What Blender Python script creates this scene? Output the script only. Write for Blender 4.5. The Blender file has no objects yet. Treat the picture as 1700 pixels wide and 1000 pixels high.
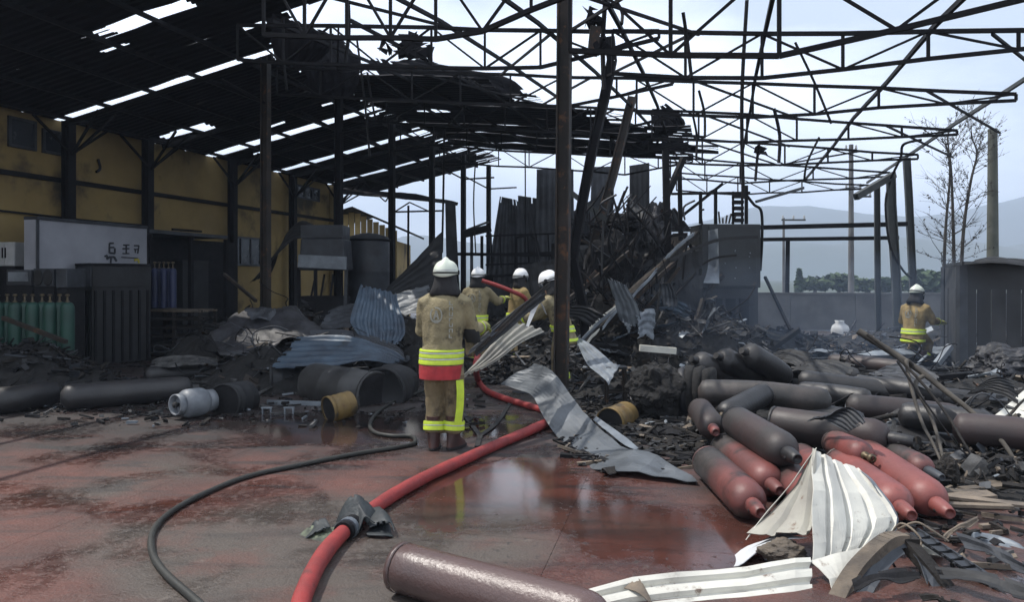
import bpy, bmesh, math, random
import numpy as np
from mathutils import Vector, Matrix, noise as mnoise
R = math.radians
SC = bpy.context.scene
COL = SC.collection
F, U0, HV, CZ = 1250.0, 850.0, 462.0, 1.66      # focal length in photo pixels, horizon row, eye height

# ------------------------------------------------------------------ camera, sky, sun, exposure
cd = bpy.data.cameras.new('camera'); cam = bpy.data.objects.new('camera', cd); COL.objects.link(cam)
cam.location = (0, 0, CZ); cam.rotation_euler = (R(90), 0, 0)
cd.sensor_width = 36.0; cd.lens = 36.0 * F / 1700.0; cd.shift_y = -(500 - HV) / 1700.0
cd.clip_start = 0.05; cd.clip_end = 9000
SC.camera = cam
SUN = Vector((-0.46, 0.135, 0.87)).normalized()
W = bpy.data.worlds.new('World'); SC.world = W; W.use_nodes = True
wn, wl = W.node_tree.nodes, W.node_tree.links
wn.clear()
sky = wn.new('ShaderNodeTexSky'); sky.sky_type = 'NISHITA'; sky.sun_disc = False
sky.sun_elevation = math.asin(SUN.z); sky.sun_rotation = math.atan2(SUN.x, SUN.y)
sky.dust_density = 2.5; sky.air_density = 1.0; sky.ozone_density = 1.0; sky.altitude = 50
bg = wn.new('ShaderNodeBackground'); bg.inputs[1].default_value = 0.15
wo = wn.new('ShaderNodeOutputWorld')
# thin bright cloud, thicker in banks
tc = wn.new('ShaderNodeTexCoord'); mp = wn.new('ShaderNodeMapping'); mp.inputs['Scale'].default_value = (1.0, 1.0, 2.6)
mp.inputs['Location'].default_value = (0.35, 0.2, 0.0)
nz = wn.new('ShaderNodeTexNoise'); nz.inputs['Scale'].default_value = 1.5; nz.inputs['Detail'].default_value = 7; nz.inputs['Roughness'].default_value = .52
cr = wn.new('ShaderNodeValToRGB'); cr.color_ramp.elements[0].position = .42; cr.color_ramp.elements[1].position = .60
cr.color_ramp.elements[0].color = (.34, .34, .34, 1)
cr.color_ramp.elements[1].color = (.95, .95, .95, 1)
mx = wn.new('ShaderNodeMix'); mx.data_type = 'RGBA'
mx.inputs[7].default_value = (10.5, 11.2, 12.2, 1)
wl.new(tc.outputs['Generated'], mp.inputs[0]); wl.new(mp.outputs[0], nz.inputs['Vector']); wl.new(nz.outputs[0], cr.inputs[0])
wl.new(cr.outputs[0], mx.inputs[0]); wl.new(sky.outputs[0], mx.inputs[6]); wl.new(mx.outputs[2], bg.inputs[0]); wl.new(bg.outputs[0], wo.inputs[0])
ld = bpy.data.lights.new('sun', 'SUN'); ld.energy = 4.9; ld.angle = R(0.6); ld.color = (1.0, .95, .88)
sun = bpy.data.objects.new('sun', ld); COL.objects.link(sun); sun.rotation_euler = SUN.to_track_quat('Z', 'Y').to_euler()
SC.view_settings.view_transform = 'Standard'; SC.view_settings.look = 'None'
SC.view_settings.exposure = 0.12; SC.view_settings.gamma = 1; SC.view_settings.use_curve_mapping = False
SC.render.engine = 'CYCLES'
SC.cycles.use_denoising = True
SC.cycles.max_bounces = 6; SC.cycles.volume_bounces = 0; SC.cycles.diffuse_bounces = 3; SC.cycles.transparent_max_bounces = 8

# ------------------------------------------------------------------ helpers
def G(u, v, z=0.0):
    """a point at height z over the ground, seen in the photo at column u, row v"""
    y = (CZ - z) * F / (v - HV); return Vector(((u - U0) / F * y, y, z))
def P(u, v, y): return Vector(((u - U0) / F * y, y, CZ + (HV - v) / F * y))

class MB:
    def __init__(s): s.v = []; s.f = []; s.m = []; s.sm = []
    def add(s, vs, fs, mi=0, smooth=False):
        n = len(s.v); s.v += [tuple(p) for p in vs]
        for f in fs: s.f.append(tuple(i + n for i in f)); s.m.append(mi); s.sm.append(smooth)
        return s
    def box(s, c, size, rot=None, mi=0, taper=1.0):
        hx, hy, hz = size[0]/2, size[1]/2, size[2]/2
        M = rot if rot is not None else Matrix.Identity(3); c = Vector(c); vs = []
        for z in (-1, 1):
            t = taper if z > 0 else 1
            for x, y in ((-1,-1),(1,-1),(1,1),(-1,1)): vs.append(c + M @ Vector((x*hx*t, y*hy*t, z*hz)))
        return s.add(vs, [(3,2,1,0),(4,5,6,7),(0,1,5,4),(1,2,6,5),(2,3,7,6),(3,0,4,7)], mi)
    def bar(s, a, b, w, h=None, mi=0, up=None):
        a = Vector(a); b = Vector(b); d = b - a; L = d.length
        if L < 1e-6: return s
        z = d / L; up = Vector(up) if up else (Vector((0,0,1)) if abs(z.z) < .95 else Vector((0,1,0)))
        x = up.cross(z).normalized(); y = z.cross(x)
        M = Matrix((x, y, z)).transposed()
        return s.box((a+b)/2, (w, h or w, L), M, mi)
    def tube(s, pts, r, seg=8, mi=0, caps=True, smooth=True, ell=None):
        pts = [Vector(p) for p in pts]; n = len(pts)
        rr = r if isinstance(r, (list, tuple)) else [r]*n
        vs = []; fs = []; prev = None
        for i, p in enumerate(pts):
            t = (pts[min(i+1, n-1)] - pts[max(i-1, 0)])
            if t.length < 1e-9: t = Vector((0,0,1))
            t.normalize()
            if prev is None:
                a = Vector((0,0,1)) if abs(t.z) < .9 else Vector((0,1,0)); x = a.cross(t).normalized()
            else:
                x = prev - t * prev.dot(t)
                x = x.normalized() if x.length > 1e-6 else Vector((1,0,0))
            prev = x; y = t.cross(x)
            for k in range(seg):
                an = 2*math.pi*k/seg
                vs.append(p + (x*math.cos(an) + y*math.sin(an)) * rr[i])
        for i in range(n-1):
            for k in range(seg):
                k2 = (k+1) % seg
                fs.append((i*seg+k, i*seg+k2, (i+1)*seg+k2, (i+1)*seg+k))
        s.add(vs, fs, mi, smooth)
        if caps: s.add(vs[:seg][::-1], [tuple(range(seg))], mi); s.add(vs[-seg:], [tuple(range(seg))], mi)
        return s
    def loft(s, rings, mi=0, caps=True, smooth=True, seg=20):
        """rings: (centre, x axis vector, y axis vector)"""
        vs = []; fs = []
        for c, x, y in rings:
            c = Vector(c); x = Vector(x); y = Vector(y)
            for k in range(seg):
                an = 2*math.pi*k/seg; vs.append(c + x*math.cos(an) + y*math.sin(an))
        for i in range(len(rings)-1):
            for k in range(seg):
                k2 = (k+1) % seg; fs.append((i*seg+k, i*seg+k2, (i+1)*seg+k2, (i+1)*seg+k))
        s.add(vs, fs, mi, smooth)
        if caps: s.add(vs[:seg][::-1], [tuple(range(seg))], mi); s.add(vs[-seg:], [tuple(range(seg))], mi)
        return s
    def lathe(s, prof, M=None, seg=20, mi=0, smooth=True):
        """prof: (radius, height) from bottom to top about local Z"""
        M = M or Matrix.Identity(4); vs = []; fs = []
        for r, z in prof:
            for k in range(seg):
                an = 2*math.pi*k/seg; vs.append(M @ Vector((r*math.cos(an), r*math.sin(an), z)))
        for i in range(len(prof)-1):
            for k in range(seg):
                k2 = (k+1) % seg; fs.append((i*seg+k, i*seg+k2, (i+1)*seg+k2, (i+1)*seg+k))
        s.add(vs, fs, mi, smooth)
        if abs(prof[0][1]-prof[-1][1]) < .05: return s       # a ring, open in the middle
        if prof[0][0] > 1e-4: s.add(vs[:seg][::-1], [tuple(range(seg))], mi)
        if prof[-1][0] > 1e-4: s.add(vs[-seg:], [tuple(range(seg))], mi)
        return s
    def mesh(s, name, mats):
        me = bpy.data.meshes.new(name); me.from_pydata(s.v, [], s.f)
        for m in (mats if isinstance(mats, (list, tuple)) else [mats]): me.materials.append(m)
        me.polygons.foreach_set('material_index', s.m); me.polygons.foreach_set('use_smooth', s.sm)
        me.validate(); me.update(); return me
    def build(s, name, mats, parent=None, loc=None, rot=None, solid=None, bevel=None):
        o = bpy.data.objects.new(name, s.mesh(name, mats)); COL.objects.link(o)
        if parent: o.parent = parent
        if loc is not None: o.location = loc
        if rot is not None: o.rotation_euler = rot
        if solid: q = o.modifiers.new('solid', 'SOLIDIFY'); q.thickness = solid; q.offset = 0
        if bevel: q = o.modifiers.new('bevel', 'BEVEL'); q.width = bevel; q.segments = 2; q.limit_method = 'ANGLE'
        return o

def tag(o, label, cat, group=None, kind=None):
    o['label'] = label; o['category'] = cat
    if group: o['group'] = group
    if kind: o['kind'] = kind
    return o
def struct(o, kind='structure'): o['kind'] = kind; return o
def thing(name, label, cat, loc=(0,0,0), rz=0.0, group=None):
    o = bpy.data.objects.new(name, None); COL.objects.link(o); o.location = loc; o.rotation_euler = (0,0,rz); o.empty_display_size = .2
    return tag(o, label, cat, group)
def copy_thing(src, label=None, loc=None, rot=None):
    r = src.copy(); COL.objects.link(r)
    if label: r['label'] = label
    if loc is not None: r.location = loc
    if rot is not None: r.rotation_euler = rot
    for ch in list(src.children):
        c = ch.copy(); COL.objects.link(c); c.parent = r
        for g in list(ch.children): d = g.copy(); COL.objects.link(d); d.parent = c
    return r
def crom(pts, n=8):
    pts = [Vector(p) for p in pts]; out = []
    for i in range(len(pts)-1):
        p0, p1, p2, p3 = pts[max(i-1,0)], pts[i], pts[i+1], pts[min(i+2,len(pts)-1)]
        for k in range(n):
            t = k/n
            out.append(.5*((2*p1)+(p2-p0)*t+(2*p0-5*p1+4*p2-p3)*t*t+(3*p1-p0-3*p2+p3)*t**3))
    out.append(pts[-1]); return out
def rotz(a): return Matrix.Rotation(a, 3, 'Z')
def frame(d, up=(0,0,1)):
    z = Vector(d).normalized(); up = Vector(up)
    if abs(z.dot(up)) > .97: up = Vector((0,1,0))
    x = up.cross(z).normalized(); y = z.cross(x)
    return Matrix((x, y, z)).transposed()

# ------------------------------------------------------------------ materials
def mat(name, c1, c2=None, scale=4.0, rough=.7, rough2=None, metal=0.0, bump=0.0, bscale=30.0, soot=0.0, sscale=2.5, sootc=(.012,.012,.014),
        vary=0.0, contrast=.2, spec=.5, ash=0.0, rust=0.0, grad=None):
    m = bpy.data.materials.new(name); m.use_nodes = True; n, l = m.node_tree.nodes, m.node_tree.links
    b = n['Principled BSDF']; tc = n.new('ShaderNodeTexCoord'); oi = n.new('ShaderNodeObjectInfo')
    add = n.new('ShaderNodeVectorMath'); add.operation = 'ADD'
    sc = n.new('ShaderNodeVectorMath'); sc.operation = 'SCALE'; sc.inputs[0].default_value = (37, 19, 53)
    l.new(oi.outputs['Random'], sc.inputs['Scale']); l.new(tc.outputs['Object'], add.inputs[0]); l.new(sc.outputs[0], add.inputs[1])
    V = add.outputs[0]
    def noi(s, det=5, ro=.55):
        q = n.new('ShaderNodeTexNoise'); q.inputs['Scale'].default_value = s; q.inputs['Detail'].default_value = det; q.inputs['Roughness'].default_value = ro
        l.new(V, q.inputs['Vector']); return q.outputs[0]
    def ramp(x, a, c):
        q = n.new('ShaderNodeMapRange'); q.inputs[1].default_value = a; q.inputs[2].default_value = c; q.interpolation_type = 'SMOOTHSTEP'; l.new(x, q.inputs[0]); return q.outputs[0]
    def mix(f, A, B):
        q = n.new('ShaderNodeMix'); q.data_type = 'RGBA'
        if isinstance(f, float): q.inputs[0].default_value = f
        else: l.new(f, q.inputs[0])
        for i, x in ((6, A), (7, B)):
            if isinstance(x, tuple): q.inputs[i].default_value = (*x, 1)
            else: l.new(x, q.inputs[i])
        return q.outputs[2]
    c2 = c2 or tuple(x*.75 for x in c1)
    col = mix(ramp(noi(scale), .5-contrast, .5+contrast), c1, c2)
    if rust: col = mix(ramp(noi(scale*2.3, 8, .7), .66-rust*.3, .8-rust*.3), col, (.10,.045,.022))
    if ash: col = mix(ramp(noi(scale*1.7, 8, .65), .72-ash*.35, .9-ash*.35), col, (.30,.29,.28))
    sm = None
    if soot:
        sm = ramp(noi(sscale, 8, .62), .74-soot*.5, .92-soot*.5)
        col = mix(sm, col, sootc)
    if grad:      # burnt from the foot up to a wavering line along the cylinder
        sp = n.new('ShaderNodeSeparateXYZ'); l.new(tc.outputs['Object'], sp.inputs[0])
        ad = n.new('ShaderNodeMath'); ad.operation = 'MULTIPLY_ADD'; l.new(noi(3.1, 6, .6), ad.inputs[0]); ad.inputs[1].default_value = grad[2]; l.new(sp.outputs[2], ad.inputs[2])
        q = n.new('ShaderNodeMath'); q.operation = 'ADD'; l.new(ad.outputs[0], q.inputs[0])
        q2 = n.new('ShaderNodeMath'); q2.operation = 'MULTIPLY'; q2.inputs[1].default_value = grad[3]; l.new(oi.outputs['Random'], q2.inputs[0]); l.new(q2.outputs[0], q.inputs[1])
        col = mix(ramp(q.outputs[0], grad[0], grad[1]), mix(ramp(noi(5, 8, .65), .35, .7), (.018,.017,.017), (.055,.045,.042)), col)
    if vary:
        h = n.new('ShaderNodeHueSaturation'); mr = n.new('ShaderNodeMapRange'); mr.inputs[3].default_value = 1-vary; mr.inputs[4].default_value = 1+vary
        l.new(oi.outputs['Random'], mr.inputs[0]); l.new(mr.outputs[0], h.inputs['Value']); l.new(col, h.inputs['Color']); col = h.outputs[0]
    l.new(col, b.inputs['Base Color'])
    b.inputs['Metallic'].default_value = metal; b.inputs['Specular IOR Level'].default_value = spec
    r2 = rough2 if rough2 is not None else min(1, rough+.15)
    mr = n.new('ShaderNodeMapRange'); mr.inputs[1].default_value = .3; mr.inputs[2].default_value = .7; mr.inputs[3].default_value = rough; mr.inputs[4].default_value = r2
    l.new(noi(scale*1.9), mr.inputs[0]); l.new(mr.outputs[0], b.inputs['Roughness'])
    if bump:
        bp = n.new('ShaderNodeBump'); bp.inputs['Strength'].default_value = bump; bp.inputs['Distance'].default_value = .02
        l.new(noi(bscale, 6, .6), bp.inputs['Height']); l.new(bp.outputs[0], b.inputs['Normal'])
    return m
M = dict(
 steel=mat('burnt_steel', (.009,.009,.011), (.005,.005,.006), 3, .65, bump=.15, rust=.1, spec=.15),
 steel_r=mat('rusty_steel', (.030,.023,.019), (.012,.011,.010), 2.2, .6, bump=.25, rust=.38, spec=.3),
 steel_g=mat('grey_green_steel', (.032,.037,.037), (.018,.021,.021), 2, .55, bump=.1),
 soot=mat('soot', (.007,.007,.008), (.013,.013,.015), 5, .85, spec=.25, bump=.4, bscale=25),
 roof=mat('sooted_roof_sheet', (.009,.009,.012), (.005,.005,.007), 1.4, .8, spec=.2, bump=.2, bscale=14),
 galv_m=mat('grey_bent_sheet', (.105,.117,.130), (.055,.062,.070), 2.2, .42, metal=.25, soot=.26, sscale=1.6, sootc=(.04,.04,.042), bump=.15),
 char=mat('charred_timber', (.009,.0085,.0085), (.022,.019,.017), 6, .8, spec=.3, bump=.8, bscale=22, ash=.25),
 ash=mat('ash', (.08,.08,.08), (.02,.02,.021), 7, .9, bump=.6, bscale=30),
 yellow=mat('yellow_render', (.27,.195,.075), (.20,.14,.055), .9, .85, bump=.15, soot=.46, sscale=.8, sootc=(.05,.04,.025)),
 yellow_b=mat('yellow_boards', (.40,.30,.13), (.30,.22,.09), 2.0, .8, vary=.2, soot=.2, sscale=1.5),
 white_box=mat('white_panel', (.30,.31,.35), (.22,.23,.26), 1.2, .55, soot=.22, sscale=1.3, sootc=(.12,.12,.12)),
 white=mat('white_paint', (.46,.47,.48), (.36,.37,.38), 5, .5, soot=.18, sscale=6),
 galv=mat('galvanised_sheet', (.19,.215,.24), (.10,.115,.135), 3.2, .45, metal=.25, soot=.28, sscale=2.2, sootc=(.05,.05,.055), bump=.15),
 galv_d=mat('smoked_sheet', (.042,.048,.058), (.018,.020,.025), 2.6, .5, metal=.2, soot=.32, sscale=1.8, bump=.15),
 galv_k=mat('blackened_sheet', (.013,.0145,.0175), (.006,.0065,.008), 2.2, .6, metal=.1, soot=.35, sscale=1.4, bump=.2),
 blue_sheet=mat('blue_grey_sheet', (.045,.072,.105), (.024,.036,.055), 2.5, .45, metal=.1, soot=.36, sscale=2.4),
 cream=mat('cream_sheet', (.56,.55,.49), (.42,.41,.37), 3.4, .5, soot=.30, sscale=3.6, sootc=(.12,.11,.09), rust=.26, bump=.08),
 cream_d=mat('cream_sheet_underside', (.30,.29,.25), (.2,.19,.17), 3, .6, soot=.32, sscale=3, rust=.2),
 tank_w=mat('grimy_white_paint', (.17,.185,.205), (.09,.10,.115), 5, .45, soot=.3, sscale=6),
 print=mat('faded_print', (.30,.30,.26), (.2,.2,.17), 14, .7),
 hose_red=mat('red_hose', (.27,.026,.025), (.18,.02,.02), 7, .5, bump=.4, bscale=130, soot=.26, sscale=6, sootc=(.06,.02,.018)),
 hose_black=mat('black_hose', (.009,.010,.009), (.017,.018,.016), 6, .55, bump=.1),
 cyl_red=mat('red_cylinder_paint', (.20,.056,.048), (.13,.036,.033), 2.4, .44, bump=.12, soot=.44, sscale=4.2, sootc=(.024,.015,.015), vary=.15, ash=.14, grad=(.25,.70,.8,-.1)),
 cyl_mix=mat('half_burnt_cylinder_paint', (.15,.044,.039), (.08,.030,.028), 2.0, .46, bump=.14, soot=.5, sscale=3.6, sootc=(.014,.012,.012), vary=.15, grad=(.75,1.35,.9,.2)),
 cyl_dark=mat('sooted_cylinder', (.022,.020,.020), (.032,.019,.019), 2.0, .5, bump=.12, soot=.35, sscale=2.0, vary=.2),
 cyl_brown=mat('scorched_brown_cylinder', (.085,.052,.048), (.06,.04,.038), 2.0, .24, bump=.2, bscale=45, soot=.3, sscale=6, sootc=(.04,.03,.028)),
 cyl_black=mat('burnt_black_cylinder', (.009,.009,.011), (.018,.017,.018), 2.4, .42, bump=.2, vary=.2),
 brass=mat('tarnished_brass', (.11,.085,.05), (.05,.04,.03), 9, .45, metal=.6),
 green=mat('green_cylinder_paint', (.010,.055,.040), (.008,.036,.028), 3, .5, vary=.15, soot=.2),
 blue=mat('blue_cylinder_paint', (.014,.024,.075), (.012,.018,.05), 3, .5, vary=.15, soot=.15),
 drum_y=mat('yellow_drum_paint', (.17,.11,.033), (.09,.06,.022), 4, .55, soot=.48, sscale=4, rust=.3),
 drum_g=mat('grey_drum', (.055,.055,.055), (.025,.025,.026), 3, .45, metal=.2, soot=.4, sscale=3, ash=.3),
 tarp=mat('smoky_tarp', (.022,.023,.029), (.007,.007,.009), 4, .5, soot=.3, ash=.06, bump=.4),
 coat=mat('tan_turnout_cloth', (.245,.208,.122), (.165,.138,.08), 9, .85, bump=.6, bscale=55, soot=.42, sscale=7, sootc=(.045,.04,.028)),
 coat_o=mat('ochre_turnout_cloth', (.255,.185,.075), (.16,.115,.05), 9, .85, bump=.4, bscale=55, soot=.18, sscale=7, sootc=(.06,.045,.03)),
 pants=mat('brown_turnout_cloth', (.165,.125,.068), (.11,.085,.048), 7, .85, bump=.6, bscale=50, soot=.45, sscale=6, sootc=(.035,.026,.018)),
 redcloth=mat('red_cloth', (.38,.03,.035), (.25,.02,.025), 10, .8, bump=.3),
 tape=mat('lime_reflective_tape', (.52,.66,.04), (.42,.54,.04), 12, .5),
 silver=mat('silver_tape', (.45,.47,.44), (.35,.36,.34), 12, .35),
 glove=mat('lime_glove', (.36,.38,.09), (.2,.2,.07), 14, .8, bump=.4),
 hood=mat('black_hood', (.012,.012,.014), (.02,.02,.022), 8, .9, bump=.3),
 helmet=mat('ivory_helmet', (.62,.66,.56), (.52,.56,.48), 6, .3, soot=.12, sscale=9, sootc=(.2,.2,.18)),
 helmet_w=mat('white_helmet', (.74,.75,.76), (.62,.63,.64), 6, .3, soot=.14, sscale=9, sootc=(.18,.18,.18)),
 skin=mat('skin', (.42,.25,.17), (.36,.2,.14), 14, .6),
 boot=mat('boot_leather', (.06,.022,.018), (.03,.014,.012), 9, .45),
 darkglass=mat('dark_glass', (.02,.024,.03), (.03,.034,.04), 3, .15),
 black=mat('matt_black', (.012,.012,.013), None, 3, .8),
 concrete=mat('grey_concrete', (.13,.13,.13), (.08,.08,.082), 1.5, .85, bump=.3, soot=.2, sscale=.6, sootc=(.08,.08,.08)),
 pole=mat('weathered_pole', (.09,.095,.08), (.055,.06,.05), 2.5, .8, bump=.3),
 cabinet=mat('burnt_cabinet_paint', (.015,.019,.023), (.008,.010,.013), 1.7, .55, soot=.25, sscale=1.5, rust=.15, bump=.15),
 shed=mat('smoky_shed_cladding', (.024,.025,.028), (.012,.013,.015), 1.5, .6, soot=.25, sscale=1.3, vary=.2, bump=.15),
 bark=mat('scorched_bark', (.03,.028,.026), (.05,.045,.04), 12, .9),
 leaf=mat('leaf', (.045,.075,.028), (.03,.05,.02), 1.2, .8, vary=.2),
 twig=mat('scorched_branch', (.075,.066,.055), (.03,.027,.024), 7, .8, bump=.3),
 hill=mat('dry_hillside', (.05,.06,.05), (.035,.05,.04), .004, .95),
 insul=mat('charred_insulation', (.012,.0115,.0115), (.005,.005,.0055), 9, .95, bump=.9, bscale=18, ash=.2),
 plank=mat('scorched_board', (.17,.135,.10), (.07,.058,.048), 5, .8, bump=.5, vary=.3, soot=.3, sscale=4),
 mark=mat('dark_print', (.02,.022,.03), None, 3, .7), mark_y=mat('yellow_print', (.4,.35,.05), None, 3, .7),
 rag=mat('wet_dark_rag', (.009,.012,.016), (.02,.027,.03), 9, .55, bump=.4), rag_g=mat('grimy_cream_rag', (.13,.15,.10), (.02,.025,.02), 14, .7, bump=.5),
)
# ------------------------------------------------------------------ ground
def ground_material():
    m = bpy.data.materials.new('wet_red_yard'); m.use_nodes = True; n, l = m.node_tree.nodes, m.node_tree.links
    b = n['Principled BSDF']; tc = n.new('ShaderNodeTexCoord'); V = tc.outputs['Object']
    def noi(s, det=6, ro=.55, vec=None, dist=0):
        q = n.new('ShaderNodeTexNoise'); q.inputs['Scale'].default_value = s; q.inputs['Detail'].default_value = det; q.inputs['Roughness'].default_value = ro
        q.inputs['Distortion'].default_value = dist; l.new(vec or V, q.inputs['Vector']); return q.outputs[0]
    def ramp(x, a, c, lo=0., hi=1.):
        q = n.new('ShaderNodeMapRange'); q.interpolation_type = 'SMOOTHSTEP'
        for i, z in ((1,a),(2,c),(3,lo),(4,hi)): q.inputs[i].default_value = z
        l.new(x, q.inputs[0]); return q.outputs[0]
    def mth(op, A, B):
        q = n.new('ShaderNodeMath'); q.operation = op; q.use_clamp = op != 'SUBTRACT'
        for i, x in ((0,A),(1,B)):
            if isinstance(x, (int,float)): q.inputs[i].default_value = x
            else: l.new(x, q.inputs[i])
        return q.outputs[0]
    def mix(f, A, B):
        q = n.new('ShaderNodeMix'); q.data_type = 'RGBA'
        if isinstance(f, float): q.inputs[0].default_value = f
        else: l.new(f, q.inputs[0])
        for i, x in ((6,A),(7,B)):
            if isinstance(x, tuple): q.inputs[i].default_value = (*x, 1)
            else: l.new(x, q.inputs[i])
        return q.outputs[2]
    def blob(c, r):       # soft patch of the yard around a point
        q = n.new('ShaderNodeVectorMath'); q.operation = 'SUBTRACT'; l.new(V, q.inputs[0]); q.inputs[1].default_value = (c[0], c[1], 0)
        k = n.new('ShaderNodeVectorMath'); k.operation = 'MULTIPLY'; l.new(q.outputs[0], k.inputs[0]); k.inputs[1].default_value = (1/r[0], 1/r[1], 0)
        d = n.new('ShaderNodeVectorMath'); d.operation = 'LENGTH'; l.new(k.outputs[0], d.inputs[0])
        return ramp(d.outputs['Value'], .25, 1.0, 1., 0.)
    sep = n.new('ShaderNodeSeparateXYZ'); l.new(V, sep.inputs[0])
    big = noi(.55, 5, .5, dist=.4); mid = noi(2.1, 8, .62, dist=.3); fine = noi(16, 8, .7); speck = noi(55, 3, .5)
    col = mix(ramp(mid, .35, .65), (.098,.034,.025), (.058,.023,.018))
    greyw = mth('MULTIPLY', ramp(mth('ADD', big, mth('MULTIPLY', blob((-1.1,4.6),(1.9,1.5)), .30)), .50, .72), ramp(mid, .28, .55, .45, 1.))
    col = mix(greyw, col, (.062,.050,.042))
    col = mix(ramp(noi(3.3, 9, .7, dist=.8), .60, .72, 0., .75), col, (.125,.105,.09))     # scuffed pale wear
    # yard darkens with depth, and in a sooted patch by the red cylinders
    darkz = mth('ADD', ramp(sep.outputs[1], 6.0, 8.4), mth('MULTIPLY', blob((2.2,6.2),(1.7,1.6)), .55))
    darkm = mth('MULTIPLY', darkz, ramp(mid, .25, .6, .74, 1.))
    col = mix(mth('MULTIPLY', darkm, .9), col, (.016,.0155,.016))
    col = mix(mth('MULTIPLY', ramp(fine, .56, .66), ramp(mth('ADD', big, mth('MULTIPLY', blob((.6,6.0),(2.6,2.6)), .35)), .46, .68, .2, .95)), col, (.014,.013,.013))
    col = mix(ramp(speck, .60, .70, 0., .7), col, (.02,.018,.018))
    col = mix(ramp(noi(38, 6, .7), .56, .68, 0., .45), col, (.12,.098,.085))
    sv = n.new('ShaderNodeMapping'); sv.inputs['Scale'].default_value = (.55, 2.6, 1); sv.inputs['Rotation'].default_value = (0, 0, .22); l.new(V, sv.inputs[0])
    streak = noi(1.6, 8, .65, vec=sv.outputs[0], dist=.6)
    col = mix(mth('MULTIPLY', ramp(streak, .50, .62), ramp(sep.outputs[1], 3.4, 8.0, .25, .95)), col, (.020,.018,.018))
    # the yard is wet: puddles where water lies, a damp film elsewhere
    wet = mth('ADD', noi(1.15, 4, .5, dist=.5), mth('MULTIPLY', mth('ADD', mth('ADD', blob((-.05,6.1),(1.15,1.15)), mth('MAXIMUM', blob((1.0,4.9),(1.0,1.1)), blob((-.15,5.2),(.8,.6)))), blob((-1.7,8.4),(2.9,1.4))), .35))
    wet = mth('SUBTRACT', wet, mth('MULTIPLY', ramp(fine, .50, .66), .22))
    pud = ramp(wet, .575, .66)
    damp = ramp(wet, .40, .62)
    col = mix(mth('MULTIPLY', damp, .6), col, mix(.5, col, (.012,.009,.008)))
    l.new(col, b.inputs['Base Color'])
    rg = mth('ADD', ramp(damp, 0., 1., .58, .20), mth('MULTIPLY', fine, .12))
    rq = n.new('ShaderNodeMix'); rq.data_type = 'FLOAT'; l.new(pud, rq.inputs[0]); l.new(rg, rq.inputs[2]); rq.inputs[3].default_value = .06
    l.new(rq.outputs[0], b.inputs['Roughness'])
    bp = n.new('ShaderNodeBump'); bp.inputs['Distance'].default_value = .02
    st = ramp(pud, 0., 1., .8, .03); l.new(st, bp.inputs['Strength'])
    l.new(mth('ADD', mth('ADD', mth('MULTIPLY', fine, .6), mth('MULTIPLY', speck, .35)), mth('MULTIPLY', mid, .5)), bp.inputs['Height']); l.new(bp.outputs[0], b.inputs['Normal'])
    return m
GM = ground_material()
def ground():
    """the yard, cast in bays with thin recessed joints, on one sheet that runs to the horizon"""
    b = MB(); b.add([(-4000,-300,-.03),(4000,-300,-.03),(4000,5000,-.03),(-4000,5000,-.03)], [(0,1,2,3)])
    return struct(b.build('ground', M['hill']))
gr = ground()
def yard():
    b = MB(); b.add([(-20,-6,-.012),(26,-6,-.012),(26,42,-.012),(-20,42,-.012)], [(0,1,2,3)])
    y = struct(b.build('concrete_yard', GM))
    a = R(-12.5); W_, H_ = 3.3, 3.0; n = 0
    gap = .0015
    base = None
    for i in range(-4, 5):
        for j in range(0, 8):
            c = rotz(a) @ Vector((i*W_+.9, j*H_+.2, 0))
            if c.y < 1.2 or c.y > 21 or abs(c.x) > .75*c.y+3.2: continue
            q = MB(); hx, hy = W_/2-gap, H_/2-gap
            vs = [rotz(a) @ Vector((i*W_+.9+x, j*H_+.2+yy, 0)) for x, yy in ((-hx,-hy),(hx,-hy),(hx,hy),(-hx,hy))]
            q.add([(p.x,p.y,-.012) for p in vs]+[(p.x,p.y,0) for p in vs], [(4,5,6,7),(0,1,5,4),(1,2,6,5),(2,3,7,6),(3,0,4,7)])
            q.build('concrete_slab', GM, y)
    return y
yard()

# ------------------------------------------------------------------ far setting: hills, trees, poles, boundary wall
def hills():
    rr = random.Random(4)
    for name, D, prof in (('hills', 1500, [(-3000,.0),(560,18),(640,60),(690,75),(760,62),(900,50),(1100,78),(1240,118),(1330,122),(1420,105),(1520,102),(1620,118),(1710,140),(1800,150),(2300,120),(5000,40)]),
                          ('hills', 950, [(-2000,10),(700,16),(1000,20),(1180,40),(1290,62),(1380,58),(1480,70),(1560,64),(1640,52),(1760,66),(2200,40),(4000,20)])):
        xs = np.linspace(prof[0][0], prof[-1][0], 260); ys = np.interp(xs, [p[0] for p in prof], [p[1] for p in prof])
        vs = []; fs = []
        K = 9
        for i, (u, h) in enumerate(zip(xs, ys)):
            h = h*(1 + .05*mnoise.noise(Vector((u*.013, D, 0))) + .03*mnoise.noise(Vector((u*.05, D, 3))))
            for k in range(K):
                t = k/(K-1); dep = D*(.72+.28*t)
                hh = (math.sin(t*math.pi/2)**1.3)*h*D/F
                hh += t*(1-t)*10*mnoise.noise(Vector((u*.02, t*5, D)))
                vs.append(((u-U0)/F*D, dep, hh))
        for i in range(len(xs)-1):
            for k in range(K-1):
                a = i*K+k; fs.append((a, a+K, a+K+1, a+1))
        b = MB(); b.add(vs, fs, 0, True); struct(b.build('hills', M['hill']))
hills()
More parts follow.
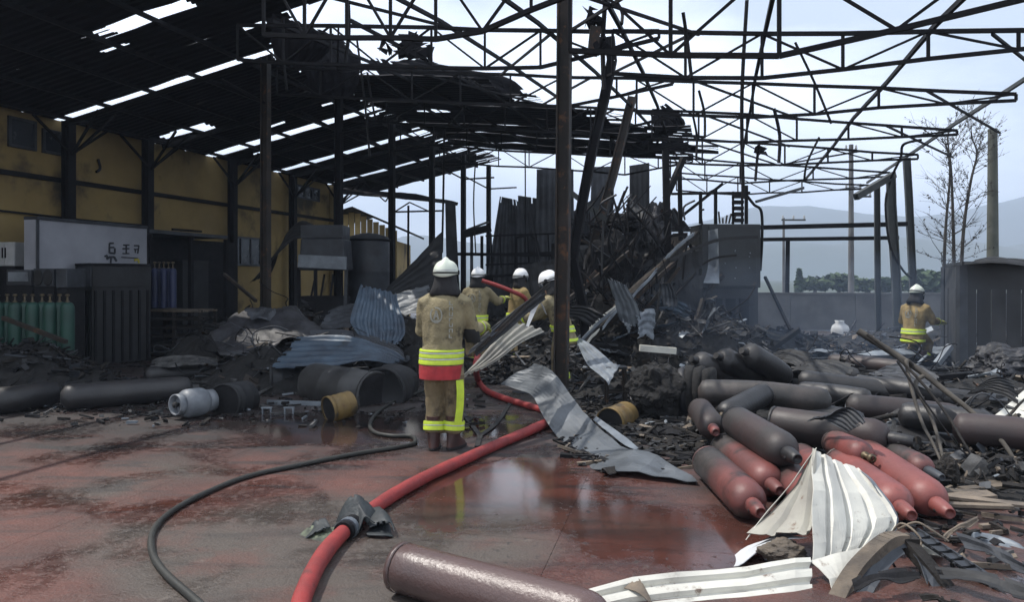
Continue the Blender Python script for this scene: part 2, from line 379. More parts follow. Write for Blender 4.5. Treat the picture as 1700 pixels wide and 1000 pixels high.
def leaf_crown(rr, n, size, shape):
    b = MB()
    for _ in range(n):
        while True:
            p = Vector((rr.uniform(-1,1), rr.uniform(-1,1), rr.uniform(-1,1)))
            if p.length < 1: break
        p = shape(p); 
        q = Matrix.Rotation(rr.uniform(0,6.3),3,'Z') @ Matrix.Rotation(rr.uniform(-1.2,1.2),3,'X')
        s = size*rr.uniform(.6,1.4)
        b.add([p+q@Vector(x)*s for x in ((-1,-.5,0),(.2,-.8,.1),(1,.3,0),(-.3,.9,-.1))], [(0,1,2,3)])
    return b
def tree(label, u, vtop, vbase_y, w, seed, conical=False):
    rr = random.Random(seed); y = vbase_y; x = (u-U0)/F*y; H = CZ+(HV-vtop)/F*y; Wd = w/F*y
    t = thing('cypress_tree' if conical else 'leafy_tree', label, 'tree', (x,y,0), 0, 'green trees behind the boundary wall')
    b = MB(); b.tube([(0,0,0),(.1,0,H*.35),(0,.1,H*.7)], [.22,.16,.07], 8); b.build('trunk', M['bark'], t)
    lob = [(Vector((rr.uniform(-.32,.32)*Wd, rr.uniform(-.3,.3)*Wd, H*rr.uniform(.45,.78))), rr.uniform(.24,.4)) for _ in range(9)]
    def shape(p):
        if conical:
            z = (p.z+1)/2; return Vector((p.x*Wd*.5*(1.03-z), p.y*Wd*.5*(1.03-z), H*(.08+.92*z)))
        c, r = rr.choice(lob); return c+Vector((p.x*Wd*r, p.y*Wd*r, p.z*H*.24*(r/.3)))
    leaf_crown(rr, 1500, .28 if not conical else .2, shape).build('crown', M['leaf'], t)
for a in (("dark cypress rising above the rounded green trees behind the wall", 1327, 447, 70, 18, 1, True),
          ("rounded green tree just right of the cypress", 1352, 460, 72, 52, 2), ("broad green tree left of the pale utility pole", 1392, 455, 76, 60, 3),
          ("green tree just right of the pale utility pole", 1440, 463, 74, 44, 4), ("green tree beyond the rightmost standing firefighter", 1535, 452, 60, 60, 5),
          ("green tree between the pale pole and the bent hall columns", 1482, 460, 68, 50, 6)):
    tree(*a)
def boundary():
    t = thing('boundary_wall', 'low grey concrete boundary wall across the back of the yard', 'wall', (0,0,0))
    A = Vector((7.0, 24.5, 0)); Bp = Vector((20.5, 22.2, 0)); d = (Bp-A); L = d.length; d.normalize(); ang = math.atan2(d.y,d.x)
    n = 7
    me = MB().box((0,0,.57),(L/n-.012,.16,1.14)).mesh('wall_panel', M['concrete'])
    for i in range(n):
        o = bpy.data.objects.new('wall_panel', me); COL.objects.link(o); o.parent = t; o.location = A+d*(i+.5)*L/n; o.rotation_euler = (0,0,ang)
    MB().bar(A+Vector((0,0,1.17)), Bp+Vector((0,0,1.17)), .22,.06).build('coping', M['concrete'], t)
boundary()
def upole(u, vtop, y, r, label, arms):
    x = (u-U0)/F*y; H = CZ+(HV-vtop)/F*y
    t = thing('utility_pole', label, 'pole', (x,y,0))
    MB().tube([(0,0,0),(0,0,H)], [r*1.15,r*.8], 12).build('shaft', M['concrete'] if arms else M['pole'], t)
    for z, w, off in arms:
        q = MB().box((off,0,H-z),(w,.08,.08)).build('cross_arm', M['steel_g'], t)
        for sx in (-.45,.0,.45):
            MB().lathe([(.03,0),(.06,.05),(.035,.09),(.055,.13),(.02,.2)]).build('insulator', M['white'], q, (off+sx*w, 0, H-z+.04))
upole(1413, 240, 34, .12, 'pale concrete utility pole with cross arms behind the boundary wall', [(.25,.5,0),(2.0,.7,.1),(2.35,.9,.45)])
upole(1301, 362, 38, .07, 'thin utility pole with a short top bracket left of the cypress', [(.1,1.2,.5)])
upole(1648, 214, 19.5, .135, 'thick grey green pole without arms standing behind the shed', [])
def dead_tree():
    t = thing('dead_tree', 'scorched bare tree with thin upright stems and brown twigs beside the shed', 'tree', (13.0, 18.6, 0))
    rr = random.Random(12); base = Vector((13.0,18.6,0))
    stems = [[(1562,600),(1566,480),(1570,380),(1577,290),(1573,225)], [(1590,600),(1585,480),(1583,390),(1580,300),(1577,262),(1570,240)],
             [(1600,600),(1596,480),(1600,380),(1612,300),(1622,255),(1612,228)]]
    for st in stems:
        dy = rr.uniform(-.4,.4)
        pts = [P(u,v,18.6+dy)-base for u,v in st]; pts[0].z = 0
        cp = crom(pts,6); n = len(cp)
        s = MB().tube(cp,[.055*(1-.75*i/(n-1)) for i in range(n)],7).build('trunk', M['bark'], t)
        b = MB(); lf = MB()
        for i in range(8, n):
            for _ in range(rr.choice((0,1,2,3))):
                p = cp[i]; d = Vector((rr.uniform(-1,1), rr.uniform(-.8,.8), rr.uniform(.1,1.1))).normalized(); L = rr.uniform(.35,.95)
                q = [p, p+d*L*.5+Vector((0,0,.03)), p+d*L+Vector((rr.uniform(-.1,.1),0,.12))]
                b.tube(q,[.010,.006,.003],4)
                for __ in range(8):
                    k = q[1].lerp(q[2], rr.random()); d2 = (d+Vector((rr.uniform(-1,1),rr.uniform(-1,1),rr.uniform(-.4,.9)))).normalized()
                    e = k+d2*rr.uniform(.15,.4); b.tube([k,e],[.004,.002],3)
                    if rr.random() < .6:
                        for ___ in range(3):
                            g = k.lerp(e, rr.random()); s2 = rr.uniform(.02,.04)
                            lf.add([g+Vector((rr.uniform(-1,1),rr.uniform(-1,1),rr.uniform(-1,1)))*s2 for _q in range(4)], [(0,1,2,3)])
        struct(b.build('twigs', M['bark'], t),'stuff'); struct(lf.build('withered_leaves', M['bark'], t),'stuff')
dead_tree()

# ------------------------------------------------------------------ the burnt steel hall
PSI = math.atan2(348, F); CO, SI, TA = math.cos(PSI), math.sin(PSI), 348/F
def HP(ye, s, z=0.0): return Vector((4.38+TA*ye-CO*s, ye+SI*s, z))   # ye: depth along the right eave, s: metres leftwards across the hall
YE = [2.8, 5.6, 8.4, 11.2, 14.0, 16.8, 19.6, 22.4, 25.2]
DZ = {2.8:-.3, 5.6:-.36, 8.4:-.10, 11.2:.02, 14.0:.10, 16.8:.06, 19.6:.02, 22.4:0, 25.2:0}
def top_h(s, ye): return CZ+2.76+.105*s+DZ[ye]*min(1,max(.0,s/3.7)) if s < 12.4 else CZ+2.76+.105*12.4+DZ[ye]
def left_h(s): return CZ+3.42+.205*(17.7-s)
hall = thing('steel_hall', 'burnt open steel hall with blackened trusses, columns and remains of sheet roofing', 'building', (0,0,0))
rh = random.Random(7)
def web(par, a, b, w): return MB().bar(a, b, w).build('web_bar', M['steel'], par)
def half_truss(ye, s0, s1, bot, n, name='truss', jit=.02, w=.032, topw=.047):
    """top chord between s0 (left) and s1 (right); bot(s): depth of the bottom chord"""
    ss = [s0+(s1-s0)*i/n for i in range(n+1)]
    tp = [HP(ye, s, top_h(s, ye)+rh.uniform(-jit,jit)) for s in ss]
    bp = [HP(ye, s, top_h(s, ye)-bot(s)+rh.uniform(-jit,jit)) for s in ss]
    m = MB()
    for i in range(n): m.bar(tp[i], tp[i+1], topw, topw)
    t = m.build(name, M['steel'], hall)
    m = MB()
    for i in range(n): m.bar(bp[i], bp[i+1], topw*.98, topw*.96)
    m.build('bottom_chord', M['steel'], t)
    for i in range(n+1):
        if rh.random() < .93: web(t, tp[i], bp[i], w)
    for i in range(n):
        if rh.random() < .93:
            web(t, *( (tp[i], bp[i+1]) if i % 2 == 0 else (bp[i], tp[i+1]) ), w*.8)
    return tp, bp
def bot_right(s): return .56 if s > 3.74 else .10+.46*(s/3.74)
def bot_nave(s): return .54 if s > 6.7 else max(.06, .06+.48*(s-5.0)/1.7)
TOPS = {}
for ye in YE[1:-1]:
    TOPS[ye] = half_truss(ye, 5.6 if ye < 20 else 5.6, 0.0, lambda s: bot_right(s)*(1.5 if ye < 6 else 1), 6)
    if ye < 22: half_truss(ye, {5.6:8.9, 8.4:11.3}.get(ye,12.5), 5.0, lambda s: bot_nave(s)*(1.4 if ye < 6 else 1), 8)
    if ye < 11: continue
    # rafters under the left slope
    m = MB(); a = HP(ye, 12.6, left_h(12.6)-.17); c = HP(ye, 17.6, left_h(17.6)-.17)
    m.bar(a, c, .08, .10); t = m.build('rafter', M['steel'], hall)
# purlins: right slope keep to the axis, the nave's have slipped aside
def purlin(pts, w=.06, m='steel'):
    b = MB()
    for p, q in zip(pts, pts[1:]): b.bar(p, q, w, w*1.3)
    return b.build('purlin', M[m], hall)
def roofpt(ye, s, dz=.09):
    k = min(YE, key=lambda q: abs(q-ye)); return HP(ye, s, top_h(s, k)+dz)
for s, y0, y1, j in ((.05,5.6,22.4,.0), (1.75,5.6,22.4,.03), (3.7,5.6,21,.03), (5.5,5.6,21,.02)):
    ys = [q for q in YE if y0 <= q <= y1]
    purlin([roofpt(q, s+rh.uniform(-j,j), .09+rh.uniform(-.015,.015)) for q in ys], .045, 'steel_g' if s < .1 else 'steel')
for s in (7.2, 8.6, 10.0, 11.3, 12.4, 13.8, 15.2):
    pts = []
    for q in YE[1:7]:
        sq = s-.17*(q-2.8)*.62
        if 5.2 < sq < {5.6:9.0, 8.4:11.0}.get(q,12.5): pts.append(roofpt(q, sq, .09+rh.uniform(-.02,.02)))
    if len(pts) > 1: purlin(pts, .04)
for i in range(1, len(YE)-3):        # wind bracing rods across the bays
    for s in (1.2, 4.6, 6.4, 9.6):
        if rh.random() < .85:
            purlin([roofpt(YE[i], s, -.02), roofpt(YE[i+1], s-rh.choice((1.9,-1.6)), -.02)], .028)
for s in (13.2, 14.3, 15.4, 16.5, 17.5): purlin([HP(q, s, left_h(s)-.09) for q in YE], .055)
def icol(par, pts, w, m, name='column'):
    """an I section column, bent where the fire softened it"""
    b = MB(); X = Vector((CO,-SI,0))
    for p, q in zip(pts, pts[1:]):
        p = Vector(p); q = Vector(q); up = Vector((0,1,0))
        b.bar(p+X*w*.46, q+X*w*.46, w*.13, w, up=X.cross(q-p).normalized()); b.bar(p-X*w*.46, q-X*w*.46, w*.13, w, up=X.cross(q-p).normalized()); b.bar(p, q, w*.8, w*.12, up=X.cross(q-p).normalized())
    o = b.build(name, M[m], par)
    p = Vector(pts[0]); MB().box((p.x,p.y,.01),(w*1.8,w*1.8,.02),rotz(-PSI)).build('base_plate', M['steel'], o)
    return o
icol(hall, [HP(8.32,6.28,0), HP(8.32,6.25,2.2), HP(8.34,6.22,6.4)], .17, 'steel_r')
icol(hall, [(1.35,13.0,0),(1.22,13.0,1.2), P(950,430,12.9), P(968,330,12.8), P(985,240,12.7), P(1003,165,12.7), P(1016,100,12.6), P(1012,60,12.6)], .15, 'steel')
icol(hall, [(1.75,15.4,0),P(965,470,15.4), P(990,390,15.4), P(1018,290,15.5), P(1040,200,15.6), P(1050,160,15.6)], .16, 'steel_r')
for ye in YE[3:]:
    s = 12.75; h = left_h(12.7)-.15
    icol(hall, [HP(ye,s,0), HP(ye,s,h)], .145, 'steel_r' if ye < 12 else 'steel')
    a = HP(ye,s,h-.9)
    if ye > 12: MB().bar(a, HP(ye,s-1.1,top_h(11,ye)-.5), .05).build('knee_brace', M['steel'], hall)
    MB().bar(a, HP(ye,s+1.0,left_h(s+1)-.3), .05).build('knee_brace', M['steel'], hall)
for ye in (8.4, 11.25, 13.45, 16.6, 19.6, 22.4):
    s = 17.55; h = left_h(s)-.12
    c = icol(hall, [HP(ye,s,0), HP(ye,s,h)], .19, 'steel')
    for d in (-.9, .9):
        MB().bar(HP(ye,s-.05,h-.75), HP(ye+d*.25,s-1.0,left_h(s-1)-.2), .045).build('knee_brace', M['steel'], hall)
        MB().bar(HP(ye,s-.08,h-.7), HP(ye+d,s-.08,h-.05), .045).build('knee_brace', M['steel'], hall)
# right hand columns, mostly fallen; the far ones lean
for pts, w, m in (([G(1459,566), P(1457,470,19.9), P(1456,310,19.9)], .13, 'steel_g'),
                  ([G(1491,572), P(1488,470,19), P(1480,340,19.1), P(1479,292,19.2)], .19, 'steel_g'),
                  ([G(1520,560), P(1514,440,21), P(1509,330,21), P(1505,262,21)], .17, 'steel_g'),
                  ([G(1306,545), P(1307,470,24), P(1308,396,24)], .12, 'steel')):
    icol(hall, pts, w, m)
for a, b, w in ((P(1258,378,21), P(1506,372,20.2), .12), (P(1258,398,21), P(1492,395,20.2), .10)): MB().bar(a, b, w).build('girt', M['steel'], hall)
MB().bar(P(1421,327,18.5), P(1484,290,19.3), .13,.16).build('eave_beam', M['steel_g'], hall)
MB().tube(crom([P(1478,300,19.2), P(1470,340,19.1), P(1478,410,19.0), P(1500,450,19), P(1514,462,19)],6), .03, 6).build('hanging_pipe', M['steel'], hall)
MB().tube(crom([P(1530,232,16), P(1500,240,16.2), P(1495,262,17.3), P(1479,295,19)],6), .03, 6).build('bent_purlin', M['steel'], hall)
MB().tube(crom([P(1360,228,17), P(1340,270,17), P(1335,300,17.2)],6), .025, 6).build('hanging_pipe', M['steel'], hall)
# hanging bars and torn strips among the trusses
for k, (u, v0, v1, y, dx) in enumerate(((1240,0,330,12.4,-6),(1134,20,130,9,14),(1160,150,225,12,10),(578,0,110,12,-6),(592,60,260,15,22),(610,120,200,15,14),(1005,0,150,9.6,-2),(1022,0,40,9.4,10),
                                         (470,30,150,12,6),(738,195,420,21,-4),(790,255,420,22,0),(872,250,420,23,0),(1285,180,270,14,8),(1320,70,205,13,60),(1150,190,262,14,6),(1260,240,300,17,-6))):
    q = crom([P(u,v0,y), P(u+dx*.6+rh.uniform(-5,5),(v0+v1)/2,y+.1), P(u+dx,v1,y)],5)
    MB().tube(q, .022 if k % 3 else .032, 5).build('hanging_bar', M['steel'], hall)
MB().box(P(986,68,9.5),(.13,.1,.36),Matrix.Rotation(R(6),3,'Y')).build('scorched_box', M['steel_r'], hall)
for u, v, y, s in ((670,70,12,.25),(690,85,12.2,.22),(705,90,12.3,.18),(985,30,9.5,.16),(1000,75,9.5,.15),(640,78,12.1,.15),(1263,250,15,.14)):
    b = MB(); c = P(u,v,y)
    for _ in range(5):
        b.add([c+Vector((rh.uniform(-1,1),rh.uniform(-.5,.5),rh.uniform(-1,1)))*s for _q in range(4)], [(0,1,2,3)])
    b.build('torn_strip', M['roof'], hall, solid=.006)

# roof sheets: corrugated, with the holes and gaps the fire left
def roof_sheet(ye0, ye1, sa, sb, hf, holes, seed, name='roof_sheet', sag=.05, ragged=.5):
    rr = random.Random(seed); n = 14; nr = max(3, int((ye1-ye0)/.16)); nc = nr*4; vs = []; fs = []
    for i in range(n+1):
        s = sa+(sb-sa)*i/n
        for k in range(nc+1):
            t = k/nc; ye = ye0+(ye1-ye0)*t
            w = (0,.03,.03,0)[k % 4]
            z = hf(s)+w-sag*abs(mnoise.noise(Vector((s*.6,ye*.8,3))))*1.5+.02*mnoise.noise(Vector((s*2.5,ye*3,9)))
            vs.append(HP(ye, s, z))
    for i in range(n):
        for k in range(nc):
            s = sa+(sb-sa)*(i+.5)/n; ye = ye0+(ye1-ye0)*(k+.5)/nc
            skip = any(((s-hs)/a)**2+((ye-hy)/b_)**2 < 1 for hs,hy,a,b_ in holes)
            e = min((i+.5)/n, 1-(i+.5)/n) if ragged > 1 else (i+.5)/n
            if i == 0 and rr.random() < ragged: skip = True
            if i == 1 and rr.random() < ragged*.4: skip = True
            if not skip: a = i*(nc+1)+k; fs.append((a,a+1,a+nc+2,a+nc+1))
    b = MB(); b.add(vs, fs); return b.build(name, M['roof'], hall, solid=.004)
HOL = [(14.4,9.4,.35,.08),(16.9,13.85,.55,.20),(16.4,14.1,.3,.12),(15.7,14.6,.13,.06),(15.1,15.2,.22,.05),(14.2,16.0,.12,.09),(13.6,14.9,.2,.08),(13.2,16.6,.13,.07),(13.3,13.0,.15,.07),(16.8,17.0,.2,.07),(15.5,18.0,.12,.05),(12.9,17.9,.12,.08),(16.9,9.6,.2,.05)]
edge = {0:(12.4,17.95)}
# (start, end, upper end s): the gaps between neighbours are the burnt out rooflights
LS = [(6.2,7.5,9.6),(7.5,8.66,9.8),(8.66,9.0,14.05),(9.0,10.1,10.6),(10.1,11.18,11.6),(11.62,12.6,12.5),(12.6,13.7,12.1),(13.7,14.75,11.9),(14.75,15.85,12.0),(16.28,17.4,12.2),(17.4,18.95,12.2),(19.35,20.6,12.3),(20.6,22.2,12.3),(22.55,24.2,12.3),(24.2,25.4,12.3)]
for i, (a, b_, up) in enumerate(LS):
    roof_sheet(a, b_, up, 17.95, left_h, HOL, i+1, sag=.03)
roof_sheet(8.66, 9.0, 9.9, 12.5, left_h, [], 44, sag=.03)
for i in range(4):   # shreds left in the long rooflight
    s = 16.9-i*.95
    roof_sheet(11.40+.05*i, 11.62, s-.5, s, lambda q: left_h(q)-.03, [(s-.1,11.45,.2,.06)], 60+i, sag=.06)
NH = lambda s: CZ+2.98+.105*s
NAVE = [(12.3,13.3,8.6,12.6),(13.3,14.5,7.9,12.5),(14.75,15.9,6.3,12.4),(15.9,16.9,4.9,12.4),(17.0,18.2,4.6,12.4),(18.35,19.6,4.3,12.4),(19.75,20.9,5.0,12.4)]
NHOL = [(11.0,15.6,.5,.10),(6.2,16.0,.35,.07),(5.6,17.5,.45,.08),(7.0,17.9,.4,.06),(5.2,18.6,.35,.07),(9.5,13.5,.1,.07),(10.7,14.0,.1,.06)]
for i, (a, b_, s0, s1) in enumerate(NAVE): roof_sheet(a, b_, s0, s1, NH, NHOL, 100+i, sag=.10, ragged=.65)
def curled(rows, m, seed, name, parent=None, ribs=6, amp=.012, crumple=.02, nsub=5, pat=(0,1,1,0), solid=.004, label=None, cat=None, drop=.0, smooth=False, group=None, dents=1.0):
    """a corrugated sheet lofted through rows of (left, right) points; ribs run down the rows"""
    rr = random.Random(seed); L = crom([r[0] for r in rows], nsub); Q = crom([r[1] for r in rows], nsub); nc = max(4, ribs*len(pat)) if ribs else 10; n = len(L)
    o = (L[0]+Q[-1])/2 if parent is None else Vector((0,0,0))
    if parent is None: o = sum((p for p in L+Q), Vector())/(2*n); o.z = min(min(p.z for p in L), min(p.z for p in Q))
    vs = []; fs = []
    for i in range(n):
        d = (L[min(i+1,n-1)]-L[max(i-1,0)]); ac = Q[i]-L[i]; nn = ac.cross(d)
        nn = nn.normalized() if nn.length > 1e-9 else Vector((0,0,1))
        for k in range(nc+1):
            t = k/nc; p = L[i].lerp(Q[i], t)
            w = amp*pat[k % len(pat)] if ribs else 0
            q = crumple*(mnoise.noise(p*2.3+Vector((seed*7.1,0,0)))*1.2*dents+.5*mnoise.noise(p*7+Vector((seed,3,0))))
            vs.append(p+nn*(w+q)-o)
    for i in range(n-1):
        for k in range(nc):
            if drop and (k in (0,nc-1) or i in (0,n-2)) and rr.random() < drop: continue
            a = i*(nc+1)+k; fs.append((a,a+1,a+nc+2,a+nc+1))
    b = MB(); b.add(vs, fs, 0, smooth); ob = b.build(name, M[m] if isinstance(m,str) else m, parent, None if parent else o, solid=solid)
    if label: tag(ob, label, cat, group)
    return ob
for i, rows in enumerate(([(P(560,60,15),P(470,40,14.4)),(P(600,105,15),P(500,120,14.6)),(P(590,160,15.2),P(520,160,15))],
                          [(P(690,98,16.6),P(610,100,16)),(P(760,112,16.8),P(640,135,16.2)),(P(845,130,17),P(700,165,16.6)),(P(878,158,17.2),P(760,168,17))],
                          [(P(1105,172,17.6),P(1080,185,18)),(P(1138,205,17.8),P(1085,225,18)),(P(1100,232,18),P(1060,235,18.1))],
                          [(P(1148,238,18.6),P(1060,232,18.6)),(P(1146,250,18.6),P(1040,250,18.8))],
                          [(P(540,55,13),P(440,20,12.5)),(P(560,70,13),P(450,70,12.8)),(P(520,110,13.2),P(462,112,13))])):
    curled(rows, 'roof', 200+i, 'roof_sheet', hall, 5, .02, .06, drop=.25)

# ------------------------------------------------------------------ yellow building on the left
yb = thing('yellow_building', 'long yellow rendered building in the shade along the left side of the hall', 'building', (0,0,0))
def wallpt(y, z, off=0.0): return Vector((-14.12+TA*y+CO*off, y-SI*off, z))     # off: out from the wall
def wall_slab(y0, y1, z0, z1, th, m, name, off=0, par=None):
    b = MB(); ps = []
    for y in (y0,y1):
        for o in (off, off-th): ps.append((y,o))
    vs = [wallpt(y,z,o) for z in (z0,z1) for y,o in ps]
    b.add(vs, [(0,1,3,2),(4,6,7,5),(0,4,5,1),(2,3,7,6),(0,2,6,4),(1,5,7,3)]); return b.build(name, m, par or yb)
wall_slab(4, 27.35, 0, CZ+3.36, .25, M['yellow'], 'wall')
wall_slab(4, 27.3, 3.70, 3.80, .06, M['steel'], 'string_course', .05)
wall_slab(27.1,27.35,0,CZ+3.36,.25,M['yellow'],'corner_pier',.03)
def window(y0, y1, z0, z1, n=2):
    f = wall_slab(y0, y1, z0, z1, .05, M['darkglass'], 'window', .03)
    for i in range(n+1):
        y = y0+(y1-y0)*i/n; wall_slab(y-.03, y+.03, z0-.03, z1+.03, .05, M['galv_d'], 'frame', .06, f)
    for z in (z0, z1): wall_slab(y0+.032, y1-.032, z-.03, z+.03, .045, M['galv_d'], 'frame', .057, f)
window(25.0, 26.35, 4.36, 4.75, 3); window(21.6, 23.0, 2.05, 2.85, 3); window(14.9, 15.45, 4.3, 4.85, 1); window(15.65, 16.1, 4.3, 4.75, 1)
MB().tube([wallpt(y, 2.96+.02*math.sin(y), .06) for y in np.linspace(14.4,18.6,10)], .022, 6).build('pipe', M['steel'], yb)
MB().tube([wallpt(14.4,2.96,.06), wallpt(14.4,1.2,.06)], .022, 6).build('pipe', M['steel'], yb)
MB().tube(crom([wallpt(17.0,4.35,.05), wallpt(17.05,4.15,.06), wallpt(16.95,4.05,.05)],5), .03, 6).build('bracket', M['steel'], yb)
# far annex, boarded in yellow
an = thing('yellow_shed', 'small gabled shed clad in upright yellow boards beyond the yellow building', 'shed', (0,0,0))
yA = 29.0
xL, xR, xr = -8.4, (660-U0)/F*yA, (588-U0)/F*yA
zr, ze, zl = P(0,347,yA).z, P(0,381,yA).z, P(0,376,yA).z
MB().box(((xL+xR)/2, yA+2.1, 1.55),(xR-xL-.1, 4, 3.1)).build('wall', M['yellow'], an)
nb = 17; rr = random.Random(3)
for i in range(nb):
    x0 = xL+(xR-xL)*i/nb; x1 = x0+(xR-xL)/nb-.02; xm = (x0+x1)/2
    zt = zr+(ze-zr)*(xm-xr)/(xR-xr) if xm > xr else zr+(zl-zr)*(xr-xm)/(xr-xL)
    MB().box((xm, yA+rr.uniform(-.008,.008), zt/2-.06),(x1-x0,.035,zt-.1)).build('board', M['yellow_b'], an)
MB().bar((xr-.02,yA+1.8,zr+.02),(xR+.55,yA+1.8,ze-.16),.08,4.4,up=(0,1,0)).build('roof', M['steel_r'], an)
MB().bar((xr+.02,yA+1.8,zr+.02),(xL-.4,yA+1.8,zl-.1),.08,4.4,up=(0,1,0)).build('roof', M['steel_r'], an)
# canopy truss behind the hall's far end
cf = thing('canopy_frame', 'light roof frame with burnt sheeting above the yellow shed', 'canopy', (0,0,0))
b = MB(); b.bar(P(565,318,27), P(760,338,28), .1,.08); b.build('top_chord', M['steel'], cf)
MB().bar(P(655,352,28), P(735,350,28), .06).build('bottom_chord', M['steel'], cf); MB().bar(P(655,333,28), P(655,352,28), .06).build('post', M['steel'], cf)
MB().bar(P(678,342,28), G(677,541), .08).build('post', M['steel'], cf)
for a, c in (((570,330),(600,300)),((600,300),(640,335)),((640,335),(668,290)),((655,352),(680,336)),((680,336),(710,350)),((566,340),(640,300))): MB().bar(P(*a,27.5), P(*c,27.5), .045).build('web_bar', M['steel'], cf)
curled([(P(566,312,27),P(560,322,26)),(P(640,318,27.5),P(640,328,26.5)),(P(700,324,28),P(720,334,27)),(P(755,336,28),P(760,340,27.4))],'roof',301,'roof_sheet',cf,4,.02,.05)
# ------------------------------------------------------------------ things along the left side
def yaw_box(name, u, y, wpx, vt, vb, depth, m, label, cat, rz=0.0, group=None):
    """box with its front face at depth y; returns the Empty and sizes"""
    w = wpx/F*y; x = (u-U0)/F*y; z0 = max(0, CZ+(HV-vb)/F*y); z1 = CZ+(HV-vt)/F*y
    return thing(name, label, cat, (x, y+depth/2, z0), rz, group), w, z1-z0
# cargo box with dark lettering
t = thing('cargo_box', 'white cargo box with dark painted lettering at its right end', 'cargo box', (0,0,0))
def fp(u, z, off=0.0):   # on the row of boxes that stands before the wall (x0 = -12.6)
    y = 1250*12.6/(1198-u); return Vector(((u-U0)/F*y+CO*off, y-SI*off, z))
pa, pb = fp(60,0), fp(244,0)
def prow(a, c, z0, z1, th, m, name, par):
    d = (c-a).normalized(); nrm = Vector((-d.y, d.x, 0)); nrm = nrm if nrm.x < 0 else -nrm
    b = MB(); vs = []
    for z in (z0,z1):
        for p in (a, c):
            for o in (0, th): q = p+nrm*o; vs.append((q.x,q.y,z))
    b.add(vs, [(0,1,3,2),(4,6,7,5),(0,4,5,1),(2,3,7,6),(0,2,6,4),(1,5,7,3)]); return b.build(name, m, par)
prow(pa, pb, 1.30, 2.74, .28, M['white_box'], 'body', t)
off = Vector((CO,-SI,0))
prow(pa+off*.03, pb+off*.03, 2.74, 2.80, .32, M['galv_d'], 'top_rail', t); prow(pa+off*.03, pa+off*.03+(pb-pa)*.015, 1.3, 2.74, .05, M['galv_d'], 'corner_post', t)
prow(pa+off*.02, pb+off*.02, 1.18, 1.29, .28, M['black'], 'chassis', t)
for f in (.04,.3,.7,.93): q = pa.lerp(pb,f)-off*.14; MB().box((q.x,q.y,.59),(.12,.12,1.17),rotz(-PSI)).build('leg', M['black'], t)
def stroke(pts, w, m, par, name='lettering'):
    b = MB()
    pp = [fp(u, CZ+(HV-v)/F*(1250*12.6/(1198-u)), .012) for u, v in pts]
    for p, q in zip(pp, pp[1:]): b.bar(p, q, w, .008, up=(CO,-SI,0))
    return b.build(name, m, par)
for pts, w in (([(188,404),(181,404),(181,411),(189,411)],.035),([(181,411),(181,420),(190,421),(190,412)],.04),([(204,407),(214,407)],.03),([(203,413),(214,413)],.03),([(209,407),(209,420)],.03),([(203,421),(214,421)],.025),
               ([(222,408),(230,408)],.03),([(222,414),(230,414)],.028),([(230,408),(228,421)],.03),([(224,414),(224,420)],.025),([(201,427),(228,429)],.02),([(176,430),(181,427),(189,427),(193,434)],.045),([(173,426),(177,424),(178,431)],.035),([(184,428),(183,437)],.035)):
    stroke(pts, w, M['mark'], t)
stroke([(222,432),(229,431),(230,437)], .05, M['mark_y'], t, 'printed_patch')
# lean-to; a black panel at the back paints in the shade inside
t = thing('lean_to', 'dark lean to shelter with a pale roof edge against the yellow wall', 'shelter', (0,0,0))
q0, q1 = fp(247,0), fp(377,0)
prow(q0+off*.02, q1+off*.02, 2.66, 2.74, 1.2, M['galv_d'], 'roof', t); prow(q0-off*.9, q0.lerp(q1,1.6)-off*.9, .0, 2.64, .05, M['soot'], 'shade_panel', t)
for f in (.012,.5,.985): q = q0.lerp(q1,f); MB().box((q.x,q.y,1.32),(.09,.09,2.64),rotz(-PSI)).build('post', M['steel'], t)
for u, v0, v1 in ((286,384,377),(300,380,384)): MB().bar(fp(u,2.78), fp(u+34,2.79), .05).build('rail', M['steel'], t)
prow(q0-off*.5, q0.lerp(q1,.55)-off*.5, 1.2, 1.26, .4, M['soot'], 'shelf', t); prow(q0.lerp(q1,.6)-off*.45, q0.lerp(q1,.95)-off*.45, 0, 2.1, .3, M['galv_k'], 'cupboard', t)
# pale cabinets at the far left
def cabinet(u, y, w, vt, vb, label, m, feat):
    t, w, h = yaw_box('cabinet', u, y, w, vt, vb, .5, m, label, 'cabinet', -.1)
    MB().box((0,0,h/2),(w,.5,h)).build('body', m, t, bevel=.012)
    if feat == 'doors':
        for s in (-1,1): d = MB().box((s*w*.245,-.256,h/2),(w*.46,.02,h*.94)).build('door', m, t, bevel=.006); MB().box((s*.03,-.275,h*.55),(.02,.02,.2)).build('handle', M['steel'], d)
    if feat == 'screen': MB().box((0,-.256,h*.55),(w*.8,.02,h*.6)).build('window', M['galv'], t)
    if feat == 'holes':
        for s in (-1,1): MB().lathe([(.001,0),(.085,0),(.085,.02),(.07,.025),(.001,.01)], Matrix.Translation((s*w*.24,-.25,h*.5)) @ Matrix.Rotation(R(90),4,'X') @ Matrix.Diagonal((1,1.7,1,1)), 14).build('port', M['black'], t)
    if h < 5: 
        z = t.location.z
        if z > .05: MB().box((0,.0,-z/2),(w*.96,.46,z)).build('plinth', M['soot'], t)
    return t
cabinet(10, 14.6, 36, 402, 442, 'white two door cabinet at the left edge of the picture, top one', M['white'], 'doors')
cabinet(33, 13.25, 44, 448, 474, 'grey unit with a pale panel among the green cylinders', M['galv_d'], 'screen')
cabinet(74, 13.25, 36, 446, 476, 'grey unit with two dark oval ports', M['galv_d'], 'holes')
cabinet(104, 13.25, 20, 446, 478, 'plain grey unit between the oval port unit and the dark crate', M['galv_d'], None)
